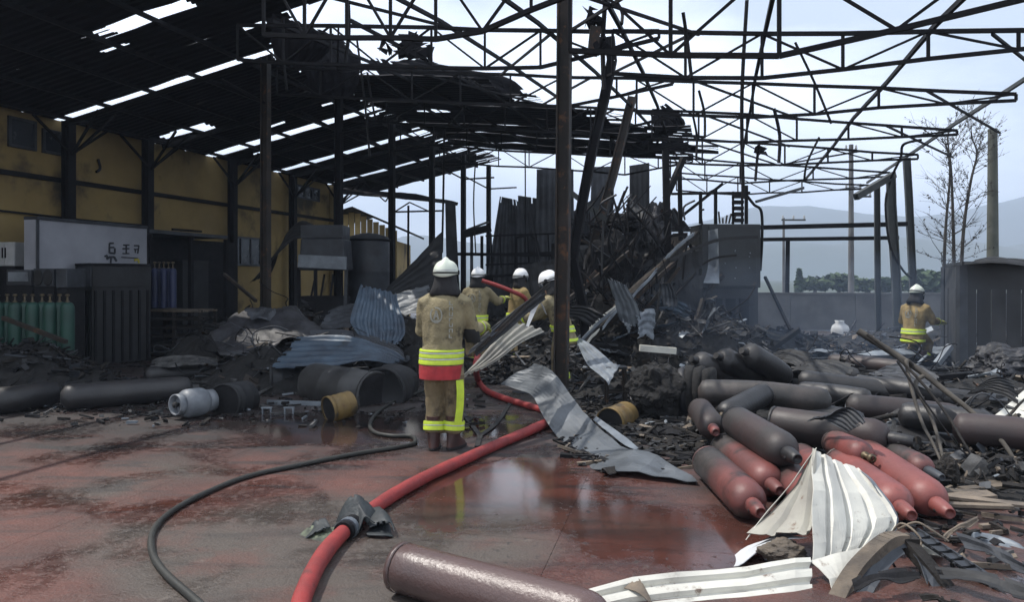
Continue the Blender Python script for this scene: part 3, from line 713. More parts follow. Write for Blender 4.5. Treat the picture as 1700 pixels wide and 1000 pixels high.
# gas cylinder kit
def cyl_parts(par, L, r, m, cap=True, m2=None, valve=False, seg=20):
    b = MB(); n = 8; pr = [(r*.6,0),(r*.92,.012),(r,.04)]+[(r*.999,L*.1),(r,L*.78)]
    for i in range(1, n+1):
        a = math.pi/2*i/n; pr.append((r*.30+(r*.70)*math.cos(a), L*.80+r*1.05*math.sin(a)))
    b.lathe(pr, None, seg); b.build('body', m, par); z = L*.80+r*1.05
    if cap:
        cp = MB().lathe([(r*.42,z-.05),(r*.43,z-.012),(r*.36,z-.008),(r*.36,z+.0),(r*.40,z+.012),(r*.40,z+.05),(r*.34,z+.14),(r*.27,z+.185),(r*.22,z+.19),(r*.20,z+.17),(.001,z+.165)], None, 16).build('valve_cap', m2 or m, par)
        for a in (0.3, 3.44): MB().lathe([(.001,0),(.013,0),(.013,.004),(.001,.004)], Matrix.Rotation(a,4,'Z') @ Matrix.Translation((r*.375,0,z+.09)) @ Matrix.Rotation(R(86),4,'Y'), 10).build('vent_hole', M['black'], cp)
    else:
        q = MB().lathe([(r*.3,z-.02),(r*.3,z+.02),(r*.16,z+.03),(r*.15,z+.10)], None, 10).build('neck', m2 or M['brass'], par)
        MB().lathe([(.028,z+.10),(.035,z+.11),(.035,z+.13),(.02,z+.14)], None, 10).build('valve', M['brass'], q)
    MB().lathe([(r*1.0,.0),(r*1.015,.0),(r*1.015,.03),(r*1.0,.03)], None, seg).build('foot_ring', m2 or m, par)
def gas_cyl(label, foot, head, r, m, cap=True, group=None, m2=None, L=None, name='gas_cylinder'):
    foot = Vector(foot); d = Vector(head)-foot; L = L or d.length/.9
    t = thing(name, label, 'gas cylinder', foot, 0, group); t.rotation_euler = frame(d).to_euler(); cyl_parts(t, L, r, m, cap, m2); return t
GL = ('leftmost','second','third','fourth','middle','sixth','seventh','second from right','rightmost'); BL = ('leftmost','second','middle one','fourth','rightmost')
gp = None
for i in range(9):
    u = -4+14.5*i+(1.5 if i % 2 else 0); y = 12.75+.12*(i % 2)
    loc = Vector(((u-U0)/F*y, y, 0))
    if gp is None: gp = gas_cyl(GL[0]+' green gas cylinder of the nine standing below the pale cabinets', loc, loc+Vector((0,0,1)), .11, M['green'], False, 'green gas cylinders standing in a row', None, 1.42)
    else: copy_thing(gp, GL[i]+' green gas cylinder of the nine standing below the pale cabinets', loc, (0,0,i))
gp = None
for i in range(5):
    u = 257+7.5*i; y = 15.9+.1*(i % 2); loc = Vector(((u-U0)/F*y, y, 1.03))
    if gp is None: gp = gas_cyl(BL[0]+' of the five blue gas cylinders standing upright on the dark rack', loc, loc+Vector((0,0,1)), .075, M['blue'], False, 'blue gas cylinders standing on the rack', None, .95)
    else: copy_thing(gp, BL[i]+' of the five blue gas cylinders standing upright on the dark rack', loc, (0,0,i))
# rack of dark slatted crates
t = thing('slatted_rack', 'blackened slatted rack below the blue cylinders', 'rack', G(288,592)+Vector((0,.45,0)))
for z in (.06,.24,.42,.60,.78,.96):
    for k in range(5): MB().box((rh.uniform(-.02,.02),-.42+.2*k,z),(1.15,.11,.035),Matrix.Rotation(rh.uniform(-.03,.03),3,'Y')).build('slat', M['char'] if z<.9 else M['plank'], t)
for x in (-.55,0,.55):
    for y in (-.4,.38): MB().box((x,y,.49),(.07,.07,.98)).build('post', M['char'], t)
# dark steel crate, seen on its corner
t = thing('steel_crate', 'tall dark steel crate with ribbed sides standing before the white cargo box', 'crate', G(150,607)+Vector((0,.72,0)), R(-38))
W1, W2, H = .98, 1.12, 1.92
MB().box((0,0,H/2),(W1,W2,H-.02)).build('body', M['galv_k'], t)
for (sx, sy) in ((0,-1),(1,0),(-1,0)):
    wd = W1 if sx == 0 else W2
    for k in range(7):
        f = -wd/2+.06+(wd-.12)*k/6; p = (f, sy*(W2/2+.012), H*.38) if sx == 0 else (sx*(W1/2+.012), f, H*.38)
        MB().box(p,(.045,.03,H*.72) if sx == 0 else (.03,.045,H*.72)).build('rib', M['steel'], t)
    p = (0, sy*(W2/2+.014), H*.88) if sx == 0 else (sx*(W1/2+.014), 0, H*.88)
    MB().box(p, (W1,.02,H*.2) if sx == 0 else (.02,W2,H*.2)).build('side_panel', M['galv_d'] if sx <= 0 else M['galv_k'], t)
MB().box((0,0,H),(W1+.07,W2+.07,.05)).build('rim', M['steel'], t)
for p in ((-.45,-.52),(.45,-.52),(-.45,.52),(.45,.52)): MB().box((*p,.03),(.1,.1,.06)).build('foot', M['steel'], t)
# big blackened tank, hood and stand in front of the yellow building
bx = P(608,0,18.6).x
t = thing('storage_tank', 'large upright blackened tank before the yellow shed', 'tank', (bx,18.9,0))
MB().lathe([(.52,0),(.52,.9),(.525,.92),(.52,.94),(.52,1.8),(.525,1.82),(.52,1.84),(.52,2.62),(.48,2.7),(.2,2.78),(.001,2.8)],None,28).build('body', M['galv_d'], t)
MB().lathe([(.53,2.58),(.55,2.58),(.55,2.63),(.53,2.63)],None,28).build('rim', M['steel'], t)
t = thing('machine_hood', 'dented smoked sheet hood on a burnt frame left of the upright tank', 'hood', P(537,0,17.2)*1)
t.location = (P(537,0,17.2).x,17.2,0)
MB().box((0,.3,2.2),(1.05,.9,.72),None,0,.93).build('hood', M['galv_d'], t, bevel=.03)
MB().box((.02,-.18,2.02),(1.1,.06,.3),Matrix.Rotation(R(3),3,'Y')).build('front_panel', M['galv'], t, bevel=.015)
MB().box((-.02,.3,2.72),(.95,.8,.3)).build('top_box', M['galv_d'], t)
for x in (-.5,-.15,.5): MB().bar((x,-.1,0),(x+rh.uniform(-.06,.06),-.05,1.9),.07).build('leg', M['steel' if x<0 else 'galv_d'], t)
for k in range(4): MB().bar((-.4+.25*k,-.12,.5),(-.2+.2*k,.1,1.75),.04).build('brace', M['steel'], t)
MB().box((0,.2,.8),(1.0,.6,.9)).build('burner_box', M['soot'], t)
curled([(P(450,455,18),P(415,470,17.5)),(P(470,400,18),P(452,432,17.5)),(P(497,368,18),P(485,400,17.6)),(P(520,372,18),P(525,395,17.6))],'galv_k',303,'bent_sheet',None,5,.02,.03,label='dark arched roof sheet left of the smoked hood',cat='metal sheet')
# ------------------------------------------------------------------ heaps of burnt debris: mound plus loose pieces
HEAPS = [(-3.4,12.1,1.7,1.4,.62),(-4.4,14.2,2.2,1.5,.95),(-2.0,14.0,1.8,1.6,.75),(2.0,14.8,2.2,1.5,1.15),(3.3,14.2,1.9,1.4,1.0),(.6,12.6,1.1,1.2,.42),(1.9,11.2,1.6,1.2,.25),(-8.0,11.6,2.0,1.2,.55),(-8.6,11.9,1.6,.9,.62),
         (5.0,12.2,2.9,1.7,.22),(6.5,9.6,2.0,1.8,.30),(4.0,8.4,2.2,1.5,.16),(7.5,14.6,2.4,1.8,.12),(9.6,17.4,3.0,1.8,.4),(3.3,18.5,2.2,1.6,1.3),(.4,16.3,1.8,1.3,1.1),(4.4,6.4,1.3,1.2,.10),(5.2,16.0,2.0,1.2,.55),(-1.0,17,2,1.2,.9)]
def hz(x, y):
    z = 0
    for cx, cy, rx, ry, h in HEAPS:
        d = ((x-cx)/rx)**2+((y-cy)/ry)**2
        if d < 1: z = max(z, h*(1-d)**.8)
    if z <= 0: return 0
    return max(0, z*(1+.5*mnoise.noise(Vector((x*1.7,y*1.7,1)))+.25*mnoise.noise(Vector((x*5,y*5,2)))))
def heap(i, cx, cy, rx, ry, h):
    n = 30; vs = []; fs = []
    for a in range(n+1):
        for b in range(n+1):
            x = cx+rx*(2*a/n-1); y = cy+ry*(2*b/n-1); z = hz(x,y)
            vs.append((x,y,z-.02 if z > 0 else -.05))
    for a in range(n):
        for b in range(n):
            q = [a*(n+1)+b,(a+1)*(n+1)+b,(a+1)*(n+1)+b+1,a*(n+1)+b+1]
            if max(vs[k][2] for k in q) > 0: fs.append(tuple(q))
    if fs:
        b = MB(); b.add(vs, fs, 0, False); struct(b.build('burnt_rubble', M['insul']), 'stuff')
for i, hh in enumerate(HEAPS): heap(i, *hh)
def shards(name, n, pick, smin, smax, mats, seed, lift=.02, flat=.5):
    rr = random.Random(seed); b = MB()
    for _ in range(n):
        x, y = pick(rr); z = hz(x,y)+lift*rr.random()
        Mx = Matrix.Rotation(rr.uniform(0,6.3),3,'Z') @ Matrix.Rotation(rr.gauss(0,.5 if z > .05 else .12),3,'X') @ Matrix.Rotation(rr.gauss(0,.4 if z > .05 else .1),3,'Y')
        k = rr.random(); L = rr.uniform(smin, smax)
        if k < .5: size = (L*rr.uniform(.3,.9), L*rr.uniform(.3,.8), .012); 
        elif k < .9: size = (L*rr.uniform(1.2,3.0), rr.uniform(.015,.04), rr.uniform(.01,.035))
        else: size = (L*rr.uniform(.3,.6), L*rr.uniform(.25,.5), L*rr.uniform(.12,.3))
        mi = rr.choices(range(len(mats)), [m[1] for m in mats])[0]
        if k < .5:
            w, d = size[0]/2, size[1]/2; c = Vector((x,y,z+.02)); bend = rr.uniform(-.25,.25)*L
            pts = [(-w,-d*rr.uniform(.6,1.1),0),(0,-d*rr.uniform(.7,1.2),bend),(w,-d*rr.uniform(.5,1.1),0),(w,d*rr.uniform(.5,1.1),0),(0,d*rr.uniform(.7,1.2),bend),(-w,d*rr.uniform(.6,1.1),0)]
            lo = [c+Mx@Vector(p) for p in pts]; hi = [p+Mx@Vector((0,0,.006)) for p in lo]
            b.add(lo+hi, [(0,5,4,1),(1,4,3,2),(6,7,10,11),(7,8,9,10),(0,1,7,6),(1,2,8,7),(2,3,9,8),(3,4,10,9),(4,5,11,10),(5,0,6,11)], mi)
        else:
            b.box((x,y,z+size[2]/2), size, Mx, mi)
            for j in range(len(b.v)-8, len(b.v)): b.v[j] = tuple(b.v[j][q]+rr.uniform(-.3,.3)*min(size[0],size[1],L*.5) *(1 if k >= .8 else .35) for q in range(3))
    return struct(b.build(name, [M[m[0]] for m in mats]), 'stuff')
def in_heaps(ids, spread=1.0):
    def f(rr):
        cx, cy, rx, ry, h = HEAPS[rr.choice(ids)]; a = rr.uniform(0,6.3); q = math.sqrt(rr.random())*spread
        return cx+rx*q*math.cos(a), cy+ry*q*math.sin(a)
    return f
DM = [('soot',4),('char',3),('galv_k',3),('galv_d',2),('ash',1.4),('galv',.5),('steel_r',1.2),('plank',.35)]
shards('debris_shards', 2600, in_heaps([0,1,2,5,6,14,15,18],1.1), .05, .26, DM, 21)
shards('debris_shards', 1500, in_heaps([3,4,14,17],1.05), .06, .3, DM, 22)
shards('debris_shards', 1500, in_heaps([9,10,11,12,13,16],1.1), .06, .32, DM[:2]+[('galv_d',3),('ash',2.4),('galv',1.1),('steel_r',1.5),('plank',.9)], 23)
shards('debris_shards', 900, in_heaps([7,8],1.1), .05, .25, DM[:4], 24)
shards('debris_shards', 1700, lambda rr: (rr.uniform(.5,2.6), 6.5+3.7*rr.random()**.8+.5*mnoise.noise(Vector((rr.random()*3,0,0)))), .04, .20, [('char',4),('soot',4),('plank',.35),('galv_k',2),('ash',.4),('galv',.12)], 25)
shards('debris_shards', 900, lambda rr: (rr.uniform(2.6,5.5), rr.uniform(4.2,8)), .02, .12, [('char',4),('soot',3),('plank',1.4),('ash',1.4),('galv',.6)], 26)
shards('debris_shards', 420, lambda rr: (rr.uniform(-6.5,-.3), rr.uniform(8.3,10.6)), .02, .10, [('char',4),('soot',3),('ash',2),('galv',.5)], 27)
def grit(rr):
    u = rr.uniform(300,1500); v = rr.uniform(640,985); p = G(u,v); return p.x, p.y
#shards('yard_grit', 260, grit, .003, .009, [('char',4),('ash',1.2),('plank',1)], 28)
# fine wires tangled in the rubble
rr = random.Random(55); b = MB()
for _ in range(190):
    cx, cy, rx, ry, h = HEAPS[rr.choice([3,4,3,0,1,9,10,12])]; x = cx+rx*rr.uniform(-.8,.8); y = cy-ry*rr.uniform(-.2,.8); z = hz(x,y)
    p = [Vector((x,y,z))]
    for k in range(4): p.append(p[-1]+Vector((rr.uniform(-.35,.35),rr.uniform(-.2,.2),rr.uniform(-.18,.24)))); p[-1].z = max(p[-1].z, .01)
    b.tube(crom(p,4), rr.uniform(.004,.011), 4, rr.choice((0,0,1)))
struct(b.build('tangled_wire', [M['steel'], M['galv_d']]), 'stuff')
# ------------------------------------------------------------------ left middle: sheets, drums, pipes
curled([(P(350,560,12.2),P(365,590,11.4)),(P(385,528,12.6),P(410,585,11.4)),(P(430,510,12.9),P(470,568,11.5)),(P(490,520,12.7),P(515,560,11.6)),(P(530,545,12.4),P(545,560,11.6))],'tarp',310,'tarpaulin',None,0,0,.11,label='crumpled smoky tarpaulin draped over the left debris heap',cat='tarpaulin',drop=.15,smooth=True,nsub=8)
curled([(P(405,515,12.4),P(420,535,12.2)),(P(430,507,12.5),P(445,530,12.2)),(P(460,515,12.5),P(455,535,12.2))],'galv_d',311,'foil_scrap',None,0,0,.12,label='crumpled pale foil scrap on top of the tarpaulin heap',cat='scrap',drop=.2,nsub=8)
curled([(P(600,470,12.9),P(655,490,13.1)),(P(590,500,12.4),P(668,520,12.6)),(P(582,535,12.0),P(672,555,12.1)),(P(600,562,11.7),P(660,575,11.7))],'blue_sheet',312,'corrugated_sheet',None,7,.024,.07,label='blue grey corrugated sheet crumpled upright on the heap behind the firefighter with raised arm',cat='metal sheet',drop=.15)['label'] = 'blue grey corrugated sheet crumpled upright in the heap left of the nearest firefighter'
curled([(P(640,500,14.2),P(650,528,13.8)),(P(672,482,14.4),P(690,520,13.8)),(P(712,474,14.4),P(720,505,13.8))],'galv_m',313,'corrugated_sheet',None,4,.015,.05,label='pale speckled curved sheet just behind the upright crumpled one',cat='metal sheet',drop=.1)
curled([(P(545,515,13.0),P(530,545,12.4)),(P(575,505,13.0),P(565,545,12.4)),(P(605,500,12.9),P(600,540,12.3))],'galv_d',314,'corrugated_sheet',None,5,.015,.06,label='dented grey sheet lying against the left side of the upright crumpled one',cat='metal sheet',drop=.1)
curled([(P(495,560,11.4),P(450,612,10.9)),(P(560,556,11.4),P(500,610,10.7)),(P(600,562,11.2),P(560,606,10.6)),(P(650,582,11.0),P(610,598,10.6)),(P(672,598,10.8),P(650,606,10.6))],'blue_sheet',315,'corrugated_sheet',None,6,.024,.022,label='long blue ribbed roof sheet lying across the two grey drums',cat='metal sheet',drop=.1)
curled([(P(500,552,12.0),P(490,566,11.6)),(P(570,548,12.0),P(580,568,11.5)),(P(640,566,11.8),P(650,590,11.2)),(P(668,586,11.5),P(672,600,11.1))],'galv_d',316,'corrugated_sheet',None,5,.024,.025,label='pale ribbed sheet lying on top of the blue one',cat='metal sheet',drop=.12)
curled([(P(640,482,17),P(642,500,16.5)),(P(690,430,17.2),P(690,500,16.5)),(P(733,386,17.4),P(738,500,16.5))],'galv_k',317,'sloping_sheet',None,6,.015,.03,label='dark sheet sloping up to the right behind the nearest firefighter',cat='metal sheet')
def drum(label, foot, head, r, m, name='drum', open_end=True, hoops=True, dent=0.0, cat='drum', inner=None):
    foot = Vector(foot); d = Vector(head)-foot; L = d.length
    t = thing(name, label, cat, foot); t.rotation_euler = frame(d).to_euler()
    b = MB().lathe([(.001,0),(r*.95,0),(r,.02),(r,L*.33),(r*1.02,L*.34),(r,L*.36),(r,L*.66),(r*1.02,L*.67),(r,L*.69),(r,L)]+([(r*.95,L),(r*.94,L*.5),(r*.9,.04),(.001,.04)] if open_end else [(r*.97,L+.012),(r*.92,L-.01),(.001,L-.012)]), None, 26)
    if dent:
        b.v = [tuple(Vector(p)*1.0+Vector((p[0],p[1],0))*dent*mnoise.noise(Vector(p)*4+Vector((r*40,0,0)))) for p in b.v]
    b.build('body', m, t)
    if open_end: MB().lathe([(r*.93,L-.004),(r*.925,L*.5),(r*.88,.06),(.001,.06)], None, 22).build('lining', M['soot'], t)
    MB().lathe([(r*.985,L-.03),(r*1.05,L-.03),(r*1.05,L+.012),(r*.985,L+.012)], None, 26).build('rim', inner or m, t)
    return t
drum('large grey drum with a dark end lying under the blue sheets', P(520,637,10.7), P(622,655,9.9), .29, M['drum_g'], dent=.10)
drum('big dark drum lying end on, rightmost of the left debris', P(660,640,10.9), P(632,652,10.0), .32, M['galv_k'], dent=.12, open_end=False)
drum('dark grey drum lying left of the large grey one', P(505,632,11.2), P(446,632,11.0), .21, M['galv_k'], open_end=False)
drum('short ochre pot on its side with a black open end, in front of the drums', P(583,670,8.95), P(546,681,8.75), .155, M['drum_y'], name='pot', cat='pot')
drum('open ended dark drum beside the small white tank', P(408,660,9.7), P(372,668,9.25), .215, M['galv_k'], dent=.08)
t = thing('gas_tank', 'small white gas tank lying on its side at the edge of the shade', 'gas tank', P(346,676,9.15)); t.location.z = .17
t.rotation_euler = frame(Vector((-.50,-.80,.02))).to_euler()
pr = [(.001,0)]+[(.17*math.sin(a),.12-.12*math.cos(a)) for a in np.linspace(.2,1.57,6)]+[(.17,.28)]+[(.17*math.cos(a),.28+.12*math.sin(a)) for a in np.linspace(.2,1.5,6)]
MB().lathe(pr,None,22).build('body', M['tank_w'], t); MB().lathe([(.11,.36),(.125,.36),(.125,.45),(.11,.45),(.11,.36)],None,18).build('collar', M['tank_w'], t)
MB().lathe([(.02,.39),(.02,.43),(.035,.43),(.035,.46),(.001,.46)],None,10).build('valve', M['black'], t)
MB().lathe([(.12,-.05),(.135,-.05),(.135,.06),(.12,.06),(.12,-.05)],None,18).build('foot_ring', M['tank_w'], t)
def big_pipe(label, pts, r, m, cat='gas tube', name='large_tube', neck=True):
    pts = [Vector(p) for p in pts]; c = crom(pts,6); n = len(c)
    t = thing(name, label, cat, c[0]); b = MB(); o = c[0]
    rr_ = [r*(1 if 1 < i < n-2 else (.78 if i in (1,n-2) else .35)) for i in range(n)]
    ext = [c[0]-(c[1]-c[0]).normalized()*r*.3]+c+[c[-1]+(c[-1]-c[-2]).normalized()*r*.3]
    b.tube([p-o for p in ext], [r*.4]+[r*.9]+[r]*(n-2)+[r*.9]+[r*.4], 18).build('body', m, t)
    if neck:
        d = (c[-1]-c[-2]).normalized(); e = c[-1]-o+d*r*.3
        MB().tube([e-d*.03,e+d*.09],[r*.33,r*.28],12).build('neck', m, t)
    return t
def grd(u, v, r): p = G(u, v, r); return p
big_pipe('dark grey gas tube entering from the left edge on the ground', [grd(-60,668,.165), grd(20,664,.165), grd(88,652,.165)], .165, M['cyl_black'], neck=False)
big_pipe('long dark gas tube with a kinked left end, behind the white tank', [grd(108,660,.165), grd(200,653,.165), grd(312,645,.165)], .165, M['cyl_black'])
big_pipe('dark tube lying farther back between the crate and the tarpaulin', [grd(245,624,.14), grd(300,620,.14), grd(372,617,.14)], .14, M['cyl_black'])
big_pipe('dark tube in the rubble below the crate at far left', [grd(-30,633,.15), grd(50,630,.15), grd(95,628,.15)], .15, M['cyl_black'])
curled([(P(255,596,12.0),P(248,610,11.8)),(P(300,590,12.0),P(300,606,11.7)),(P(360,592,12.0),P(362,606,11.7))],'ash',318,'ashy_sheet',None,4,.02,.05,label='ash covered sheet lying on the tube between crate and tarpaulin',cat='metal sheet',drop=.2)
def beam(label, a, b, w, h=None, m='char', name='charred_beam', cat='beam', bend=0.0, seed=1, group=None):
    a = Vector(a); b = Vector(b); t = MB(); mid = (a+b)/2+Vector((0,0,bend)); pts = crom([a,mid,b],5) if bend else [a+(b-a)*i/5 for i in range(6)]
    o = a.copy()
    for p, q in zip(pts, pts[1:]): t.bar(p-o, q-o, w*random.Random(seed).uniform(.9,1.1), h or w)
    ob = t.build(name, M[m], None, o); return tag(ob, label, cat, group)
beam('thin dark bar slanting down through the far left rubble', P(5,528,11.5), P(110,568,11.0), .06, m='steel_r', name='steel_bar', cat='bar')
beam('dark bar sloping from the lean to down to the tarpaulin heap', P(372,455,14.5), P(425,500,13.2), .05, m='steel_r', name='steel_bar', cat='bar')
# small brackets and channel pieces on the wet ground before the drums
t = thing('channel_offcut', 'pale steel channel lying on the wet ground before the grey drum', 'steel channel', (0,0,0))
MB().bar(G(445,668),G(548,671,.03),.07,.03).build('web', M['galv'], t); MB().bar(G(445,671)+Vector((0,-.04,.03)),G(548,674)+Vector((0,-.04,.03)),.012,.06).build('flange', M['galv'], t)
for k, u in enumerate((443,480)):
    t = thing('bracket', ('left' if k == 0 else 'right')+' one of two small pale brackets on the wet ground before the grey drum', 'bracket', G(u,688))
    for x in (-.05,.05): MB().box((x,0,.035),(.018,.03,.07)).build('leg', M['galv'], t)
    MB().box((0,0,.078),(.13,.035,.016)).build('bar', M['galv'], t)
# ------------------------------------------------------------------ the collapsed works in the middle
def panel(label, q, y, m, seed, ribs=6, amp=.018, crumple=.03, drop=.06, tilt=0.0, name='corrugated_sheet'):
    """upright sheet between picture corners (top left, top right, bottom right, bottom left)"""
    ys = y if isinstance(y, (tuple,list)) else (y, y, y-tilt, y-tilt)
    a, b, c, d = [P(u,v,yy) for (u,v), yy in zip(q, ys)]
    return curled([(a,b),(a.lerp(d,.33),b.lerp(c,.33)),(a.lerp(d,.66),b.lerp(c,.66)),(d,c)], m, seed, name, None, ribs, amp, crumple, label=label, cat='wall panel', drop=drop)
CK = 'galv_d'
panel('tall grey wall panel left of the near rusty column', ((891,281),(952,281),(955,545),(888,545)), 24.6, CK, 401, 6)
panel('tall grey wall panel right of the near rusty column', ((982,277),(1020,276),(1014,545),(975,545)), 24.6, CK, 402, 4)
panel('narrow tall dark wall panel left of the leaning column', ((1045,275),(1078,270),(1080,545),(1046,545)), 24.4, 'galv_k', 403, 4)['label'] = 'narrow tall dark wall panel, rightmost of the upright grey ones'
panel('slanted grey wall panel leaning above the white helmeted firefighters', ((830,326),(858,332),(884,545),(795,545)), 25.2, CK, 404, 7)
panel('broad grey wall panel with a torn top edge beside the leaning one', ((858,324),(895,330),(900,545),(862,545)), 24.9, CK, 405, 5)
panel('grey wall panel behind the near rusty column', ((950,352),(985,330),(985,545),(945,545)), 25.1, CK, 406, 5)
panel('narrow grey door leaf standing above the nearest helmet', ((739,335),(756,336),(766,545),(743,545)), 23.9, CK, 407, 0)['name_hint'] = ''
panel('low blackened panel under the grey wall panels', ((800,470),(1000,470),(1000,545),(790,545)), 16.8, 'galv_k', 408, 10)
panel('dark panel behind the debris at the foot of the wreck', ((945,430),(1165,440),(1165,575),(940,575)), 16.4, 'galv_k', 409, 12)
panel('sooty sheet hanging beside the tall cabinet', ((1072,432),(1166,416),(1168,575),(1078,580)), 14.6, 'galv_k', 410, 4, .012)
panel('small dark gable panel behind the wreck', ((1105,350),(1120,345),(1150,385),(1095,385)), 17, 'galv_k', 411, 3)
panel('dull violet grey panel under the small gable', ((1108,388),(1142,386),(1142,438),(1108,440)), 16.8, 'plank', 412, 3)
for o in bpy.data.objects:
    if 'name_hint' in o: del o['name_hint']
panel('near black hanging sheet behind the tangle, left half', ((915,405),(1012,380),(1018,570),(915,575)), 16.2, 'soot', 421, 6)
panel('near black hanging sheet behind the tangle, right half', ((1005,375),(1110,395),(1112,575),(1010,575)), 16.0, 'galv_k', 422, 6)
panel('scorched crumpled sheet low in the tangle', ((960,480),(1060,455),(1090,585),(975,590)), (15.2,15.0,13.8,13.8), 'galv_k', 423, 5, .02, .12, .15)
panel('blackened sheet hanging beside the rusty column', ((870,440),(925,430),(930,600),(880,600)), 14.6, 'galv_k', 424, 4, .015, .06, .12)
panel('folded sooty sheet high in the wreck', ((1040,330),(1100,345),(1120,440),(1035,430)), (16.4,16.2,15.4,15.6), 'galv_k', 425, 4, .02, .14, .2)
def burnt_vessel(label, u, y, r_, h, m, seed):
    t = thing('burnt_vessel', label, 'tank', (P(u,0,y).x, y, 0), seed*.7); rq = random.Random(seed)
    t.rotation_euler = (rq.uniform(-.06,.06), rq.uniform(-.08,.08), seed)
    q = MB().lathe([(r_,0),(r_*1.01,h*.3),(r_*1.04,h*.31),(r_,h*.33),(r_*.98,h*.68),(r_*1.03,h*.69),(r_*.99,h*.71),(r_*.96,h*.93),(r_*.7,h*.99),(.02,h)], None, 26)
    q.v = [tuple(Vector(p)+Vector((p[0],p[1],0))*.22*mnoise.noise(Vector(p)*2.2+Vector((seed,0,0)))) for p in q.v]; q.build('body', M[m], t)
    MB().lathe([(.07,h*.97),(.07,h*1.06),(.12,h*1.06),(.12,h*1.08),(.05,h*1.09)],None,12).build('flange', M['steel'], t)
    for a in (.4,2.4,4.5): MB().tube([(r_*1.03*math.cos(a),r_*1.03*math.sin(a),.2),(r_*1.08*math.cos(a+.2),r_*1.08*math.sin(a+.2),h*.9)], .025, 6).build('pipe', M['steel'], t)
burnt_vessel('tall burnt vessel standing in the wreck just right of the rusty column', 968, 15.6, .30, 2.35, 'galv_k', 3)
burnt_vessel('widest burnt vessel in the middle of the wreck', 1025, 15.9, .42, 2.1, 'cabinet', 5)
t = thing('burnt_machine', 'blocky burnt machine standing in the wreck left of the tall cabinet', 'machine', (P(1090,0,15.7).x,15.9,0), .25)
MB().box((0,0,.8),(.95,.7,1.6)).build('body', M['galv_k'], t, bevel=.03); MB().box((-.1,0,1.85),(.6,.5,.5),Matrix.Rotation(.12,3,'Y')).build('hopper', M['cabinet'], t, bevel=.02)
for k in range(4): MB().box((-.3+.2*k,-.37,.9),(.14,.04,.9)).build('cover_plate', M['steel'], t)
MB().tube(crom([(.3,-.2,1.6),(.35,-.3,2.1),(.1,-.3,2.4),(-.4,-.3,2.3)],5), .05, 8).build('duct', M['steel'], t)
rr = random.Random(91); b = MB()
for k in range(170):
    u = rr.gauss(1030,48); v = rr.uniform(345,590); y = 13.4+rr.uniform(0,2.2); a = P(u,v,y); a.z = max(a.z,.1); an = rr.choice((rr.uniform(1.2,2.0),rr.uniform(.5,1.3),rr.uniform(0,3.1))); L = rr.uniform(.2,1.1)
    e = a+Vector((math.cos(an)*L*.8, rr.uniform(-.3,.3), math.sin(an)*L)); e.z = min(max(e.z,.05), 3.3); w = rr.uniform(.01,.045)
    if k % 3: b.bar(a,e,w,w*rr.uniform(.3,1.2),rr.choice((0,0,0,2)))
    else: b.tube(crom([a,(a+e)/2+Vector((rr.uniform(-.2,.2),0,rr.uniform(-.3,.1))),e],4), w*.5, 5, rr.choice((0,0,0,3)))
struct(b.build('tangled_wreckage', [M['steel'],M['char'],M['galv_k'],M['galv_d']]), 'stuff')
# burnt office frame with railings
t = thing('cabin_frame', 'burnt cabin frame with thin railings in front of the grey wall panels', 'frame', (0,0,0))
def bb(name, pts, w, m='steel', y=22.5, par=None):
    w *= 1.3
    b = MB(); pp = [P(u,v,y) for u,v in pts]
    for p, q in zip(pp, pp[1:]): b.bar(p, q, w)
    return b.build(name, M[m], par or t)
for u in (770,783,800): bb('post', [(u,392),(u,560)], .07, 'galv_d' if u==783 else 'steel')
bb('lintel', [(768,390),(815,378)], .16, 'soot'); bb('lintel', [(768,385),(812,368)], .05, 'galv_d')
for v in (392,423,440): bb('rail', [(806,v),(925,v-4)], .04)
for u in (815,830,855,876,890,910): bb('baluster', [(u,388),(u+2,445)], .035)
bb('grab_rail', [(855,445),(857,395),(880,390),(892,402),(897,445)], .05)
bb('sill', [(760,422),(920,424)], .07); bb('shelf', [(790,505),(905,500)], .05); bb('shelf', [(790,460),(905,455)], .06)
MB().box(P(800,500,22.9),(.7,.4,1.5)).build('locker', M['soot'], t)
for u in (876,884,892,900,908): bb('baluster', [(u,450),(u-1,540)], .03, 'galv_d')
# charred mass
def blob_mass(label, c, rad, seed, m='insul', name='burnt_bale', cat='bale'):
    bm = bmesh.new(); bmesh.ops.create_icosphere(bm, subdivisions=5, radius=1)
    for v in bm.verts:
        p = v.co.copy(); n = 1+.30*mnoise.noise(p*1.6+Vector((seed,0,0)))+.16*mnoise.noise(p*4+Vector((0,seed,0)))+.07*mnoise.noise(p*11)
        v.co = Vector((p.x*rad[0]*n, p.y*rad[1]*n, p.z*rad[2]*n))
    me = bpy.data.meshes.new(name); bm.to_mesh(me); bm.free(); me.materials.append(M[m])
    o = bpy.data.objects.new(name, me); COL.objects.link(o); o.location = c; return tag(o, label, cat)
blob_mass('black charred insulation mass hanging on the wreck behind the leaning columns', P(1010,480,15.2), (.75,.5,1.05), 3, 'soot', 'charred_mass', 'burnt material')
blob_mass('torn grey insulation draped over the wreck left of the tall cabinet', P(1092,385,15.4), (.26,.25,.6), 5, 'tarp', 'charred_mass', 'burnt material')
blob_mass('dark charred lump on top of the wreck', P(1030,372,16), (.45,.3,.22), 6, 'soot', 'charred_mass', 'burnt material')
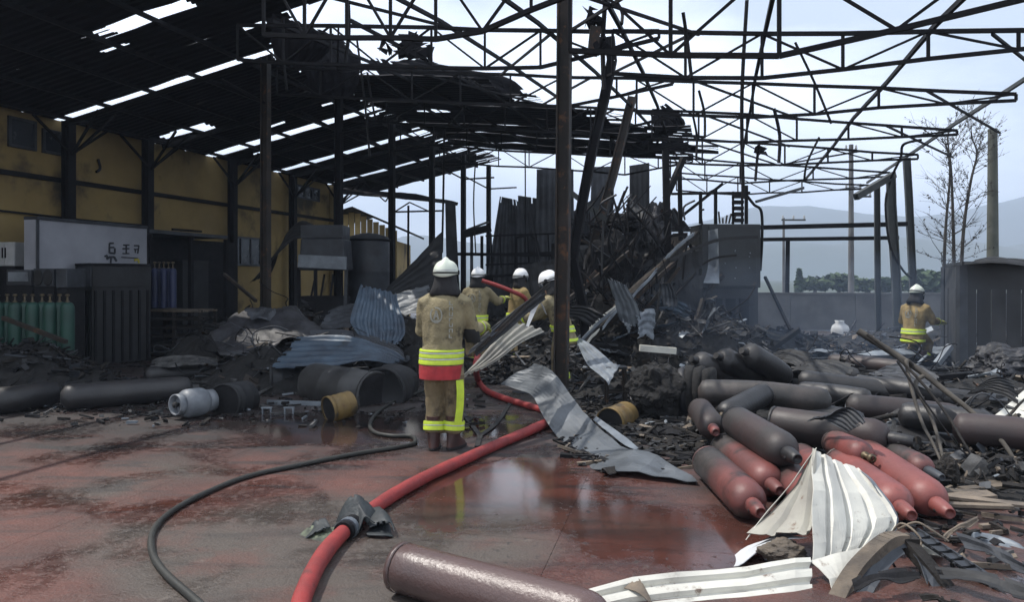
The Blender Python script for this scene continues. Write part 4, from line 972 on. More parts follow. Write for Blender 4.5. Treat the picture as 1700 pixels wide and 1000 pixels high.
# stout leaning beams
def torn_beam(label, pts, y, w, m, seed, strips=6):
    t = thing('leaning_beam', label, 'beam', (0,0,0)); pp = [P(u,v,yy) for (u,v),yy in zip(pts,y)]; b = MB(); c = crom(pp,5)
    for p, q in zip(c, c[1:]): b.bar(p, q, w, w*.7)
    b.build('body', M[m], t); rr = random.Random(seed)
    for k in range(strips):
        i = rr.randrange(1, len(c)-3); a = c[i]+Vector((rr.uniform(-.04,.04),-.06,rr.uniform(.02,.08)))
        e = c[min(len(c)-1,i+rr.randint(3,7))]+Vector((rr.uniform(-.1,.1),-.1,rr.uniform(-.04,.16)))
        curled([(a,a+Vector((.02,0,rr.uniform(.05,.10)))),((a+e)/2,(a+e)/2+Vector((.02,0,.09))),(e,e+Vector((.02,0,.07)))], rr.choice(('galv','cream','galv_d','plank')), seed+k, 'torn_strip', t, 2, .01, .03, drop=.1)
    return t
torn_beam('long leaning beam with torn pale strips running down from the tall cabinet', [(1158,386),(1085,455),(1015,525),(958,585)], (14.6,13.8,13.2,12.6), .12, 'char', 501, 9)
torn_beam('second dark beam leaning just under the pale torn one', [(1150,410),(1080,470),(1000,548),(940,590)], (15,14.2,13.6,12.9), .10, 'steel_r', 502, 4)
for i, (lab, a, b, y0, y1, w, m) in enumerate((
    ('thin bar crossing the wreck from the grey panel down to its middle', (938,312),(1010,368),14.8,14.6,.10,'steel_g'),
    ('bar leaning between the rusty column and the charred mass', (940,500),(1045,418),14.0,14.8,.07,'steel_r'),
    ('short bar leaning low against the charred mass', (975,468),(990,450),14.0,14.0,.06,'steel_r'),
    ('pale slanting bar above the tall cabinet', (1255,335),(1334,312),17,17.5,.06,'galv_d'),
    ('dark bar rising from the wreck towards the cabinet frame', (1128,362),(1200,305),16,16,.06,'steel'),
    ('upright bar standing in the wreck behind the sooty sheet', (1128,270),(1130,400),15.8,15.8,.08,'steel'),
    ('leaning bar beside the upright one in the wreck', (1135,262),(1105,330),15.6,15.4,.10,'steel'),
    ('upright bar standing left of the tall cabinet', (1105,250),(1108,420),15.2,15.2,.13,'steel'),
    ('long thin bar leaning from the wreck foot to the upper left', (945,560),(1085,350),14.4,15.5,.05,'steel'),
    ('bar lying across the rubble right of the tall cabinet', (1265,590),(1325,548),13.4,14.4,.09,'steel'),
    ('thin bent bar standing right of the tall cabinet', (1270,460),(1312,548),16,15,.05,'steel'),
    ('pale flat bar lying on the rubble before the cabinet', (1062,578),(1122,583),12.2,12.2,.10,'cream'),
    ('pale bar propped on the right rubble before the shed', (1555,605),(1578,575),12.4,12.6,.09,'galv'),
    ('charred beam lying before the shed post', (1585,640),(1650,668),10.6,10.0,.12,'plank'),
    )): beam(lab, P(*a,y0), P(*b,y1), w, m=m, name='steel_bar' if m not in ('char','plank','cream') else 'charred_beam', cat='bar', seed=i)
rr = random.Random(77)
def barlabel(a, b, i):
    d = b-a; L = d.length; st = abs(d.z)/max(L,1e-6)
    return '%s burnt bar %s in the collapsed middle, %s from the left of eighteen' % ('short' if L < .8 else 'long' if L > 1.25 else 'medium', 'standing steeply' if st > .75 else 'slanting' if st > .25 else 'lying level', ORD[SBO[i]])
SB = sorted(range(18), key=lambda k: random.Random(4000+k).uniform(950,1165)); SBO = {k: SB.index(k) for k in range(18)}
ORD = ('first','second','third','fourth','fifth','sixth','seventh','eighth','ninth','tenth','eleventh','twelfth','thirteenth','fourteenth','fifteenth','sixteenth','seventeenth','eighteenth')
for i in range(18):     # loose members of the collapse
    u = random.Random(4000+i).uniform(950,1165); v = rr.uniform(420,570); y = 13.2+rr.uniform(0,1.8); an = rr.uniform(.2,2.9); L = rr.uniform(.5,1.6)
    a = P(u,v,y); b_ = a+Vector((math.cos(an)*L, rr.uniform(-.4,.4), math.sin(an)*L)); b_.z = max(.1, min(b_.z, 3.0))
    beam(barlabel(a,b_,i), a, b_, rr.uniform(.03,.08), m=rr.choice(('steel','steel_r','char','galv_k')), name='burnt_bar', cat='bar', bend=rr.uniform(-.15,.15), seed=i, group='burnt bars in the collapsed middle')
st_ = rr.getstate(); us = []
for i in range(12):
    us.append(random.Random(7000+i).uniform(945,1180))
SCR = {i: sorted(us).index(us[i]) for i in range(12)}; rr.setstate(st_)
for i in range(12):
    u = us[i]; v = rr.uniform(500,600); y = 12.4+rr.uniform(0,1.5); a = P(u,v,y); a.z = max(a.z, .15); w = rr.uniform(.25,.6)
    d = Vector((rr.uniform(-1,1),rr.uniform(-.6,.2),rr.uniform(-.3,.6))).normalized()*rr.uniform(.4,.9); s_ = Vector((rr.uniform(-.3,1),rr.uniform(-.5,.5),rr.uniform(-.3,.5))).normalized()*w
    curled([(a,a+s_),(a+d*.5+Vector((0,0,.06)),a+s_+d*.5),(a+d,a+s_*.8+d)], rr.choice(('galv_d','galv_k','galv','blue_sheet')), 520+i, 'torn_sheet', None, 4, .012, .07, label='%s torn sheet scrap in the collapsed middle, %s from the left of twelve' % (('narrow' if w < .37 else 'broad'), ORD[SCR[i]]), cat='metal sheet', drop=.2, group='sheet scraps in the collapsed middle')
# tall burnt cabinet
t = thing('switch_cabinet', 'tall burnt grey cabinet with a bent side flap at the right end of the wreck', 'cabinet', (P(1212,0,15.6).x,16.0,0), R(4))
w = 100/F*15.6; zt = P(0,372,15.6).z; zm = P(0,478,15.6).z
MB().box((0,0,(zt+zm)/2),(w,.8,zt-zm)).build('upper_body', M['cabinet'], t, bevel=.015)
MB().box((.01,.03,zm/2),(w*.93,.74,zm+.04)).build('lower_body', M['galv_k'], t)
MB().box((w*.02,-.41,(zt+zm)/2),(w*.80,.025,(zt-zm)*.95)).build('front_panel', M['cabinet'], t, bevel=.006)
for k in range(9): MB().lathe([(.001,0),(.014,0),(.012,.01),(.001,.012)], Matrix.Translation((w*rh.choice((-.12,.06,.2,.31))+rh.uniform(-.02,.02),-.424,zm+(zt-zm)*rh.uniform(.12,.85))) @ Matrix.Rotation(R(90),4,'X'), 8).build('bolt', M['galv'], t)
for x in (-.28,0,.28): MB().box((x,-.36,zm*.5),(.2,.03,zm*.7)).build('lower_door', M['steel'], t)
curled([(P(1170,383,15.3)-t.location,P(1186,380,15.1)-t.location),(P(1170,440,15.2)-t.location,P(1187,445,15.0)-t.location),(P(1160,470,14.9)-t.location,P(1187,471,14.9)-t.location)],'galv',541,'side_flap',t,0,0,.02)
curled([(P(1160,500,15.2)-t.location,P(1182,490,15.0)-t.location),(P(1158,540,15)-t.location,P(1184,540,14.9)-t.location),(P(1164,572,14.7)-t.location,P(1180,572,14.7)-t.location)],'galv_d',542,'side_flap',t,0,0,.04)
# frame and coil on the cabinet
t = thing('pipe_frame', 'small burnt pipe frame with a finned black stack on top of the tall cabinet', 'frame', (P(1212,0,15.8).x,15.9,zt))
def rel(u,v,y=15.8): return P(u,v,y)-t.location
for u, v0 in ((1163,318),(1188,315),(1239,308)): MB().bar(rel(u,372), rel(u,v0), .06).build('post', M['steel'], t)
MB().bar(rel(1115,322), rel(1245,320), .05).build('rail', M['steel'], t)
for k in range(5): MB().box(rel(1225,326+10*k),(.2,.2,.07)).build('fin', M['steel'], t)
MB().bar(rel(1217,318), rel(1217,372), .04).build('post', M['steel'], t); MB().bar(rel(1232,318), rel(1232,372), .04).build('post', M['steel'], t)
MB().tube(crom([rel(1240,325),rel(1252,340),rel(1264,352),rel(1265,400),rel(1262,450)],5), .03, 6).build('bent_pipe', M['steel'], t)
for k in range(6): MB().bar(rel(1190+5*k,371), rel(1186+7*k,350+rh.uniform(0,12)), .03).build('scrap_bar', M['steel_r'], t)
# ------------------------------------------------------------------ right hand side
t = thing('yard_shed', 'smoky ribbed metal shed at the right edge of the yard', 'shed', (0,0,0))
a = P(1597,0,12.7); a.z = 0; bq = P(1800,0,12.0); bq.z = 0; cq = P(1570,0,14.8); cq.z = 0; H = 1.88
def sidewall(p, q, n, nm):
    for i in range(n):
        f = (i+.5)/n; c = p.lerp(q,f); d = (q-p); L = d.length/n; an = math.atan2(d.y,d.x)
        MB().box((c.x,c.y,.74),(L-.014,.035 if i % 2 else .05,1.48),rotz(an)).build('cladding_panel', M['shed'], t)
    d = q-p; an = math.atan2(d.y,d.x); c = (p+q)/2
    MB().box((c.x,c.y,1.67),(d.length-.1,.045,.40),rotz(an)).build('fascia', M['shed'], t)
sidewall(a, bq, 8, 'front'); sidewall(cq, a, 4, 'side')
for p in (a, cq): MB().box((p.x,p.y,H/2),(.13,.13,H),rotz(-.1)).build('corner_post', M['galv_d'], t)
b = MB(); dq = cq+(bq-a); b.add([(*p.xy,H) for p in (a,bq,dq,cq)]+[(*p.xy,H+.06) for p in (a,bq,dq,cq)], [(3,2,1,0),(4,5,6,7),(0,1,5,4),(1,2,6,5),(2,3,7,6),(3,0,4,7)]); b.build('roof', M['galv_k'], t)
curled([(P(1620,432,12.6),P(1600,440,12.3)),(P(1660,428,12.6),P(1655,438,12.2)),(P(1720,436,12.5),P(1720,444,12.1))],'galv_k',551,'roof_scrap',t,4,.02,.03)
o = blob_mass('dark crumpled bundle of sheeting heaped before the smoky shed', P(1672,600,10.9), (.52,.4,.36), 9, 'tarp', 'sheeting_bundle', 'bundle'); o.location.z = .34
t = thing('white_sack', 'white sack standing before the boundary wall', 'sack', P(1398,545,19.5)); t.location.z = 0
s_ = MB().lathe([(.20,0),(.24,.1),(.23,.3),(.2,.42),(.1,.5),(.12,.56),(.02,.55)],None,16); s_.v = [tuple(Vector(p)+Vector((p[2]*-.12,0,0))+.03*Vector((mnoise.noise(Vector(p)*6),mnoise.noise(Vector(p)*6+Vector((5,0,0))),0))) for p in s_.v]; s_.build('body', M['white'], t)
# stool and yellow drum in the middle
t = thing('stool', 'small burnt steel stool standing behind the yellow drum', 'stool', G(1022,676))
for x in (-.11,.11):
    for y in (-.1,.1): MB().bar((x*1.1,y*1.1,0),(x,y,.5),.028).build('leg', M['steel_r'], t)
MB().box((0,0,.51),(.27,.25,.03)).build('seat', M['galv_k'], t)
for y in (-.1,.1): MB().bar((-.11,y,.2),(.11,y,.2),.02).build('rung', M['steel_r'], t)
drum('yellow drum lying open towards the bent grey sheet', P(1040,690,8.75), P(1012,702,8.35), .16, M['drum_y'], dent=.06)
curled([(P(948,556,11.2),P(955,562,10.9)),(P(985,575,10.4),P(975,605,9.9)),(P(1018,603,9.7),P(1004,630,9.3)),(P(1030,606,9.5),P(1010,640,9.2))],'galv',555,'bent_sheet',None,3,.01,.02,label='pale tapering sheet slanting down to the small stool',cat='metal sheet')
b_ = blob_mass('thick burnt roll of black sheeting lying behind the red cylinders', P(1092,655,9.0), (.34,.33,.33), 14, 'insul', 'burnt_roll', 'roll'); b_.location.z = .31
t = thing('burnt_roll', 'charred layered roll with a frayed end lying beside the black roll', 'roll', P(1135,655,9.0)); t.location.z = .31
rr = random.Random(8)
for k in range(6):
    q = MB().lathe([(.20-.01*k,-.3+.11*k),(.30-.018*(k%3),-.29+.11*k),(.31-.02*(k%2),-.2+.11*k),(.24,-.19+.11*k)], Matrix.Rotation(R(86),4,'Y') @ Matrix.Rotation(R(6*k),4,'X'), 26)
    q.v = [tuple(Vector(p)*(1+.10*mnoise.noise(Vector(p)*5+Vector((k,0,0))))) for p in q.v]; q.build('layer', M['insul'] if k != 2 else M['tarp'], t)
# bent grey sheet across the middle ground
curled([(P(832,640,9.3),P(888,605,9.2)),(P(878,652,8.8),P(918,618,8.8)),(P(903,694,8.3),P(950,658,8.5)),(P(935,738,7.6),P(985,703,7.9)),(P(985,776,6.5),P(1030,740,7.1)),(P(1060,787,6.2),P(1092,760,6.6)),(P(1158,799,6.0),P(1150,782,6.25))],'galv_m',560,'bent_sheet',None,0,0,.055,nsub=4,label='long bent grey sheet lying across the red hose in the middle',cat='metal sheet',solid=.006)
curled([(P(985,703,7.9)+Vector((0,0,.03)),P(990,700,7.95)+Vector((0,0,.05))),(P(1030,738,7.2)+Vector((0,0,.02)),P(1040,735,7.3)+Vector((0,0,.04))),(P(1055,748,7.0),P(1060,745,7.05))],'galv',561,'folded_flashing',None,0,0,.01,label='narrow pale flashing folded along the bent grey sheet',cat='flashing')
# bundle of metal strips by the nearest firefighter
t = thing('strip_bundle', 'bundle of long pale metal strips leaning beside the nearest firefighter', 'metal strips', (0,0,0))
for k, (a, c, m, w) in enumerate((((790,585),(915,474),'steel_r',.06),((790,592),(905,497),'galv_k',.09),((815,560),(900,490),'galv_d',.08))):
    p, q = P(*a,7.25+.06*k), P(*c,8.3+.12*k); s_ = Vector((.0,.0,w)) ; n_ = Vector((.008,-.008,0))
    curled([(p,p+s_*.6),(p.lerp(q,.35)+n_,p.lerp(q,.35)+s_+n_),(p.lerp(q,.7),p.lerp(q,.7)+s_),(q,q+s_*.8)], m, 570+k, 'strip', t, 1, .012, .015)
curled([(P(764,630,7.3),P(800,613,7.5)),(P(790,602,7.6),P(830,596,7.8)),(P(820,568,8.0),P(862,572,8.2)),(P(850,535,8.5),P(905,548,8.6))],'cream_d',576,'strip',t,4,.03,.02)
curled([(P(800,560,8.1),P(775,592,7.6)),(P(860,510,8.6),P(850,535,8.5))],'galv_k',577,'strip',t,2,.02,.02)
curled([(P(868,562,9.0),P(872,556,9.0)),(P(880,520,9.1),P(888,520,9.1)),(P(893,500,9.1),P(898,503,9.1)),(P(905,520,9.2),P(908,523,9.2))],'white',579,'curved_flashing',t,0,0,.01)
# ------------------------------------------------------------------ gas cylinders, right foreground
def lay(u0, v0, u1, v1, z0, z1, r, m, label, cap=True, L=None, m2=None, group=None):
    return gas_cyl(label, G(u0,v0,z0), G(u1,v1,z1), r, M[m], cap, group, M[m2] if m2 else None, L)
r = .135
lay(1176,768,1246,836,r,r,r,'cyl_mix','half burnt red cylinder nearest the puddle, foot sooted black',m2='cyl_red',L=1.28)
lay(1203,745,1277,802,r,r,r,'cyl_mix','red brown cylinder lying between the front one and the stacked black one',L=1.28)
lay(1222,700,1290,742,.38,.36,.14,'cyl_dark','fat sooted cylinder stacked on top of the two front ones',L=1.2,m2='cyl_black')
lay(1163,682,1181,708,.30,.30,.125,'cyl_dark','short looking sooted cylinder pointing at the viewer, leftmost of the pile',m2='cyl_red',L=1.0)
lay(1268,655,1200,690,.42,.30,.12,'cyl_black','grey cylinder tipped down to the left behind the stacked ones',L=.9,cap=False)
lay(1284,702,1356,712,.33,.33,.15,'cyl_dark','thick sooted cylinder lying crosswise with a stubby valve',L=1.05,m2='cyl_black')
lay(1310,700,1372,722,.20,.22,.12,'cyl_black','black stub ended cylinder under the crosswise one',L=.85)
lay(1432,752,1522,815,.19,r,.14,'cyl_red','brightest red cylinder, cap pointing right of the white sheet',L=1.32)
lay(1395,770,1488,838,r,r,.135,'cyl_red','red cylinder half hidden behind the folded white sheet',L=1.3)
lay(1452,738,1512,768,.22,.20,.10,'cyl_mix','small pinkish cylinder lying above the brightest red one',L=.85,m2='galv_d')
lay(1330,760,1368,790,r,r,.12,'cyl_red','red cylinder whose shoulder shows left of the white sheet peak',L=.95)
lay(1385,735,1420,750,.25,.27,.11,'cyl_red','red cylinder with broken valve between the stubby one and the bright one',L=.6,cap=False)
lay(1300,780,1345,830,r,r,.12,'cyl_mix','dark red cylinder mostly behind the white sheet flank',L=1.0)
big_pipe('reddish scorched tube lying crosswise at the back of the pile', [P(1166,652,8.4), P(1260,655,8.2), P(1372,668,8.0)], .145, M['cyl_mix'], neck=False).location.z -= .0
big_pipe('long dark tube, farthest of the right pile, running to the shed', [P(1330,632,9.6), P(1450,648,9.3), P(1648,672,8.9)], .135, M['cyl_black'])
big_pipe('dark violet tube lying in the middle of the right pile', [P(1412,676,8.4), P(1500,684,8.3), P(1585,694,8.2)], .15, M['cyl_dark'], neck=False)
big_pipe('long grey tube lying behind the tangled branches', [P(1470,708,7.9), P(1560,716,7.8), P(1690,728,7.6)], .14, M['cyl_black'])
big_pipe('black tube in front of the long grey one', [P(1450,722,7.5), P(1560,740,7.3), P(1700,756,7.1)], .13, M['cyl_black'], neck=False)
big_pipe('dark tube lying under the crosswise red one', [P(1290,672,8.3), P(1360,690,8.0), P(1430,705,7.8)], .13, M['cyl_black'], neck=False)
for k, (u,v,u2,v2,lab) in enumerate(((1160,602,1232,640,'leftmost of the three burnt black tubes pointing out of the back of the pile'),(1200,596,1262,632,'middle one of the three burnt black tubes at the back of the pile'),(1242,588,1300,625,'rightmost of the three burnt black tubes, with a pale bent edge'))):
    big_pipe(lab, [P(u2,v2,10.2), P((u+u2)/2,(v+v2)/2-2,9.9), P(u,v,9.7)], .16, M['cyl_black'])
BU = [random.Random(900+i).uniform(1290,1560) for i in range(10)]; BRO = {i: sorted(BU).index(BU[i]) for i in range(10)}
TU = [random.Random(950+i).uniform(1270,1690) for i in range(12)]; TRO = {i: sorted(TU).index(TU[i]) for i in range(12)}
for i in range(10):     # more tubes and bars deeper in the right field
    rr = random.Random(900+i); u = rr.uniform(1290,1560); v = rr.uniform(585,650); y = G(u,v).y*.93; a = P(u,v,y); L = rr.uniform(.9,2.0); an = rr.uniform(-.35,.5)
    a.z = max(.08,hz(a.x,a.y)+.08)
    beam('burnt bar lying in the far right rubble, '+ORD[BRO[i]]+' from the left of ten', a, a+Vector((L*math.cos(an),L*math.sin(an)*.6,rr.uniform(-.03,.12))), rr.uniform(.05,.13), rr.uniform(.04,.09), m=rr.choice(('steel','galv_k','char','galv_d')), name='burnt_bar', cat='bar', seed=i, group='burnt bars in the far right rubble')
for i in range(12):
    rr = random.Random(950+i); u = rr.uniform(1270,1690); v = rr.uniform(590,680); y = G(u,v).y*.95; a = P(u,v,y); a.z = hz(a.x,a.y)+.05; w = rr.uniform(.3,.7); an = rr.uniform(-.6,.6)
    d = Vector((math.cos(an),math.sin(an),rr.uniform(-.1,.15)))*rr.uniform(.5,1.1); s_ = Vector((-math.sin(an),math.cos(an),rr.uniform(-.1,.3)))*w
    curled([(a,a+s_),(a+d*.5+Vector((0,0,.07)),a+s_+d*.5),(a+d,a+s_*.9+d)], rr.choice(('galv_d','galv_k','galv','galv_d')), 960+i, 'torn_sheet', None, 5, .014, .06, label='torn sheet lying flat in the right hand rubble, '+ORD[TRO[i]]+' from the left of twelve', cat='metal sheet', drop=.2, group='sheet scraps in the right rubble')
for i, (u,v,u2,v2,rad,m) in enumerate(((1300,612,1420,626,.13,'cyl_black'),(1420,640,1560,655,.13,'cyl_black'),(1380,600,1500,612,.12,'cyl_dark'),(1500,690,1640,706,.13,'cyl_black'),(1590,712,1720,724,.14,'cyl_dark'),(1330,650,1440,664,.12,'cyl_black'))):
    lab = ('short sooted tube lying behind the burnt black trio','sooted tube lying under the longest dark tube','dull reddish black tube half sunk in the far right rubble','sooted tube under the tangled branches','dull red black tube leaving the picture at the right edge','sooted tube wedged above the dark violet one')[i]
    a = G(u,v,.30); c = G(u2,v2,.30); big_pipe(lab, [a,(a+c)/2+Vector((0,0,.01)),c], rad, M[m], neck=i%2==0)
for i, q in enumerate((((1300,620),(1330,600),(1420,610),(1400,635)),((1440,628),(1470,606),(1560,622),(1540,648)),((1260,600),(1290,585),(1350,592),(1330,612)),((1340,700),(1380,688),(1440,700),(1410,718)),((1600,650),(1620,632),(1690,640),(1690,668)))):
    z = .34+.03*i; a_,b2,c_,d_ = [G(*k,z+(.12 if j in (1,2) else 0)) for j,k in enumerate(q)]
    curled([(a_,b2),((a_+d_)/2+Vector((0,0,.05)),(b2+c_)/2+Vector((0,0,.08))),(d_,c_)], ('galv_k','galv_d','galv_k','galv_d','galv_k')[i], 980+i, 'smoked_sheet', None, 6, .016, .07, drop=.2, cat='metal sheet',
       label=('smoked ribbed sheet lying just behind the burnt black tubes','long smoked sheet lying before the lone firefighter','dark ribbed sheet lying at the foot of the tall cabinet','smoked sheet draped over the tubes behind the crosswise cylinder','dark sheet lying before the shed at the right edge')[i])
# branches and cables over the pile
def branch(lab, pts, y, r0, m='twig', name='fallen_branch', cat='branch', forks=()):
    pp = [P(u,v,yy) for (u,v), yy in zip(pts, y)]; c = crom(pp,7); n = len(c); t = thing(name, lab, cat, c[0]); o = c[0]
    MB().tube([p-o for p in c], [r0*(1-.55*i/(n-1)) for i in range(n)], 8).build('stem', M[m], t)
    for i, fp_ in forks:
        q = crom([c[i]]+[P(u,v,yy) for u,v,yy in fp_],6); k = len(q)
        MB().tube([p-o for p in q], [r0*.6*(1-.5*j/(k-1)) for j in range(k)], 7).build('fork', M[m], t)
    return t
branch('scorched branch arching from the firefighter down to the right edge', [(1425,550),(1480,585),(1530,618),(1570,650),(1620,690),(1665,735),(1690,775)], (7.6,7.4,7.2,7.0,6.8,6.5,6.3), .036,
       forks=((12,[(1505,600,7.2),(1512,640,7.0),(1530,700,6.7),(1548,735,6.5),(1566,775,6.2)]),(15,[(1520,640,7.1),(1545,690,6.8),(1562,745,6.4),(1572,800,6.0)])))
branch('pale bent branch lying across the right edge of the pile', [(1568,762),(1610,775),(1650,785),(1700,805)], (6.4,6.3,6.2,6.0), .03)
branch('thin looped cable hanging over the dark tubes', [(1470,730),(1530,735),(1600,742),(1660,732),(1720,725)], (7.2,7.1,7.0,7.0,7.0), .016, 'galv_d', 'loose_cable', 'cable')
branch('thin forked twig at the right edge above the pale board', [(1655,702),(1675,690),(1692,672),(1710,655)], (7.4,7.4,7.4,7.4), .02)
branch('longest dark cable sweeping over the right pile to the lower right corner', [(1440,556),(1500,604),(1560,672),(1600,735),(1640,800),(1690,850)], (7.4,7.1,6.7,6.3,5.9,5.6), .016, 'char', 'loose_cable', 'cable')
branch('thin burnt rod crossing the fork of the arching branch', [(1490,600),(1530,660),(1590,742)], (7.0,6.7,6.4), .012, 'steel', 'burnt_rod', 'rod')
branch('pale twisted wire arching over the long grey tube', [(1600,690),(1625,655),(1660,668),(1690,712)], (7.3,7.2,7.1,7.0), .009, 'galv_d', 'loose_wire', 'wire')
branch('dark wire sagging across the lower right boards', [(1580,800),(1620,818),(1665,822),(1715,800)], (6.0,5.9,5.8,5.8), .012, 'char', 'loose_wire', 'wire')
branch('burnt hose length curled behind the red cylinders', [(1440,700),(1490,690),(1540,702),(1590,700),(1650,712)], (7.7,7.7,7.6,7.5,7.4), .028, 'char', 'burnt_hose', 'hose')
branch('second scorched branch looping down at the right edge', [(1665,700),(1680,728),(1700,750),(1730,765)], (6.9,6.8,6.7,6.7), .02)
MB_ = blob_mass('small knotted clump of burnt wire at the foot of the branches', P(1570,785,6.0), (.10,.1,.12), 22, 'char', 'wire_clump', 'clump')
# boards on the ground at the right
rr = random.Random(31); labs = ('longest pale board','narrow grey board','short split board','broad weathered board','dark edged board','thin board','warped board','tilted board')
for i, lb in enumerate(labs):
    u = 1590+rr.uniform(-20,60); v = 788+11*i; p = G(u,v); 
    o = MB().box((0,0,.02),(rr.uniform(.35,.75),rr.uniform(.07,.13),.02)).build('weathered_board', M['plank'], None, p+Vector((0,0,.012*i)), (rr.uniform(-.06,.06),rr.uniform(-.08,.08),rr.uniform(-.5,.2)))
    tag(o, lb+' lying splintered right of the red cylinders, '+ORD[i]+' from the back', 'board', 'splintered boards right of the red cylinders')
curled([(P(1650,690,8.4),P(1700,650,8.8)),(P(1690,720,8.0),P(1740,690,8.4))],'cream',571,'pale_board',None,0,0,.03,label='pale cream board leaning at the right edge above the branches',cat='board',solid=.02)
curled([(P(1500,648,10),P(1490,640,10.2)),(P(1560,668,9.6),P(1548,652,9.9))],'cream',572,'pale_scrap',None,0,0,.02,label='pale scrap lying on the long dark tube',cat='scrap')
# ------------------------------------------------------------------ folded white sheet in the foreground
t = thing('folded_roof_sheet', 'large folded cream roof sheet standing like a tent in the right foreground', 'metal sheet', (0,0,0))
def S(u,v,y): return P(u,v,y)
pk, pk2 = S(1352,746,4.75), S(1424,778,4.95)
PAN = (0,0,0,0,0,0,1,1)
curled([(pk,pk2),(S(1349,785,4.60),S(1442,800,4.87)),(S(1350,815,4.50),S(1462,822,4.79)),(S(1345,868,4.36),S(1488,860,4.66)),(S(1347,905,4.27),S(1478,886,4.55)),(S(1345,938,4.2),S(1460,905,4.45))],'cream',581,'front_face',t,4,.030,.030,nsub=2,dents=1.3,pat=PAN)
curled([(pk2,pk2+Vector((.02,.02,-.01))),(S(1450,805,4.82),S(1462,812,4.85)),(S(1478,848,4.7),S(1493,862,4.75)),(S(1462,905,4.46),S(1478,900,4.55))],'galv',586,'torn_edge',t,0,0,.025,drop=.25)
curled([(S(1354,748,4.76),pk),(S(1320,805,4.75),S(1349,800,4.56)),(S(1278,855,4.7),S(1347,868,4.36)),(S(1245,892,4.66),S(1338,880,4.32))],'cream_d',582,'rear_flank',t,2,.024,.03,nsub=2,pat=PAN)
curled([(S(1356,744,4.78),S(1350,752,4.73)),(S(1318,800,4.78),S(1312,806,4.72)),(S(1275,850,4.72),S(1268,856,4.68)),(S(1245,890,4.66),S(1238,897,4.64))],'cream',583,'folded_edge',t,0,0,.008,nsub=6)
curled([(S(1345,927,4.2),S(1352,1090,3.72)),(S(1280,934,4.12),S(1275,1095,3.65)),(S(1190,945,4.06),S(1190,1105,3.58)),(S(1050,958,3.96),S(1030,1130,3.45)),(S(935,994,3.84),S(900,1150,3.4))],'cream',584,'lower_flap',t,6,.026,.018,nsub=2,pat=(0,0,0,1,1,0))
curled([(S(1345,930,4.19),S(1462,905,4.45)),(S(1375,965,4.05),S(1432,945,4.25)),(S(1378,1000,3.95),S(1405,985,4.05)),(S(1372,1060,3.8),S(1395,1040,3.9))],'cream',585,'fold',t,0,0,.03,nsub=2)
# rumpled inside wool
curled([(S(1035,975,3.9),S(1060,985,3.85)),(S(1060,960,3.92),S(1075,1000,3.8)),(S(1075,985,3.86),S(1085,1015,3.78))],'plank',587,'torn_foam',t,0,0,.03,drop=.2)
# pieces under and behind the folded sheet
curled([(S(1215,935,4.45),S(1232,920,4.55)),(S(1270,905,4.5),S(1280,895,4.6)),(S(1335,890,4.4),S(1340,880,4.5))],'galv_k',591,'dark_strip',None,0,0,.02,label='dark strip lying under the left edge of the folded cream sheet',cat='metal strip')
curled([(S(1195,945,4.42),S(1225,940,4.3)),(S(1240,905,4.55),S(1280,902,4.45)),(S(1310,890,4.5),S(1340,895,4.4))],'white',592,'pale_strip',None,0,0,.015,label='pale strip lying in front of the dark one under the folded sheet',cat='metal strip')
o = blob_mass('rounded muddy stone under the flank of the folded sheet', S(1300,925,4.4), (.13,.1,.07), 31, 'plank', 'stone', 'stone'); o.location.z = .05
t = thing('charred_arch', 'charred frame bent into an arch before the folded sheet', 'frame', (0,0,0))
for pts, w in (([(1385,1010,3.9),(1420,950,4.1),(1470,902,4.25),(1500,896,4.3)],.085),([(1500,896,4.3),(1530,930,4.2),(1575,985,4.05),(1610,1040,3.9)],.08)):
    b = MB(); c = crom([S(*q) for q in pts],6)
    for p, q in zip(c, c[1:]): b.bar(p, q, w, w*.8)
    b.build('member', M['plank'] if pts[0][0] < 1400 else M['char'], t)
MB().box(S(1502,900,4.3),(.12,.1,.06)).build('joint', M['char'], t)
t = thing('slotted_angle', 'grey slotted steel angle running out of the lower right corner', 'steel angle', (0,0,0))
a, c = S(1520,885,4.5), S(1720,1015,3.85)
for k in range(10):
    p, q = a.lerp(c,k/10), a.lerp(c,(k+.72)/10); MB().bar(p, q, .10, .006, up=(0,.3,1)).build('web_plate', M['galv_d'], t)
    p, q = a.lerp(c,(k+.72)/10), a.lerp(c,(k+1)/10)
    for s_ in (-.036,.036): dd = Vector((.53,-.6,0)).cross(Vector((0,0,1)))*0; MB().bar(p+Vector((s_*.7,s_*.6,s_*.35)), q+Vector((s_*.7,s_*.6,s_*.35)), .025, .006, up=(0,.3,1)).build('web_plate', M['galv_d'], t)
MB().bar(a+Vector((.03,.05,-.02)), c+Vector((.03,.05,-.02)), .012, .07, up=(0,.3,1)).build('flange', M['galv_d'], t)
for i, (lb, p, q, w, m) in enumerate((('dark flat bar at the bottom right corner under the slotted angle', (1560,960),(1740,1000),.12,'galv_k'),('charred lath crossing behind the slotted angle', (1570,900),(1625,865),.05,'plank'),
       ('blue grey folded plate behind the slotted angle', (1600,910),(1720,960),.16,'galv_d'),('black bar lying in the shade under the bent frame', (1420,985),(1530,960),.10,'soot'),('thin dark lath lying left of the bent frame foot',(1530,1000),(1600,1010),.06,'char'))):
    a_, c_ = G(*p,.06), G(*q,.10); s_ = Vector((.25,1,.3)).normalized()*w
    curled([(a_,a_+s_),(a_.lerp(c_,.4)+Vector((0,0,.03)),a_.lerp(c_,.4)+s_*.9+Vector((0,0,.02))),(a_.lerp(c_,.7)+Vector((0,0,-.01)),a_.lerp(c_,.7)+s_*1.1),(c_,c_+s_*.7)], m, 800+i, 'scrap_bar', None, 1, .014, .03, label=lb, cat='bar', drop=.15)
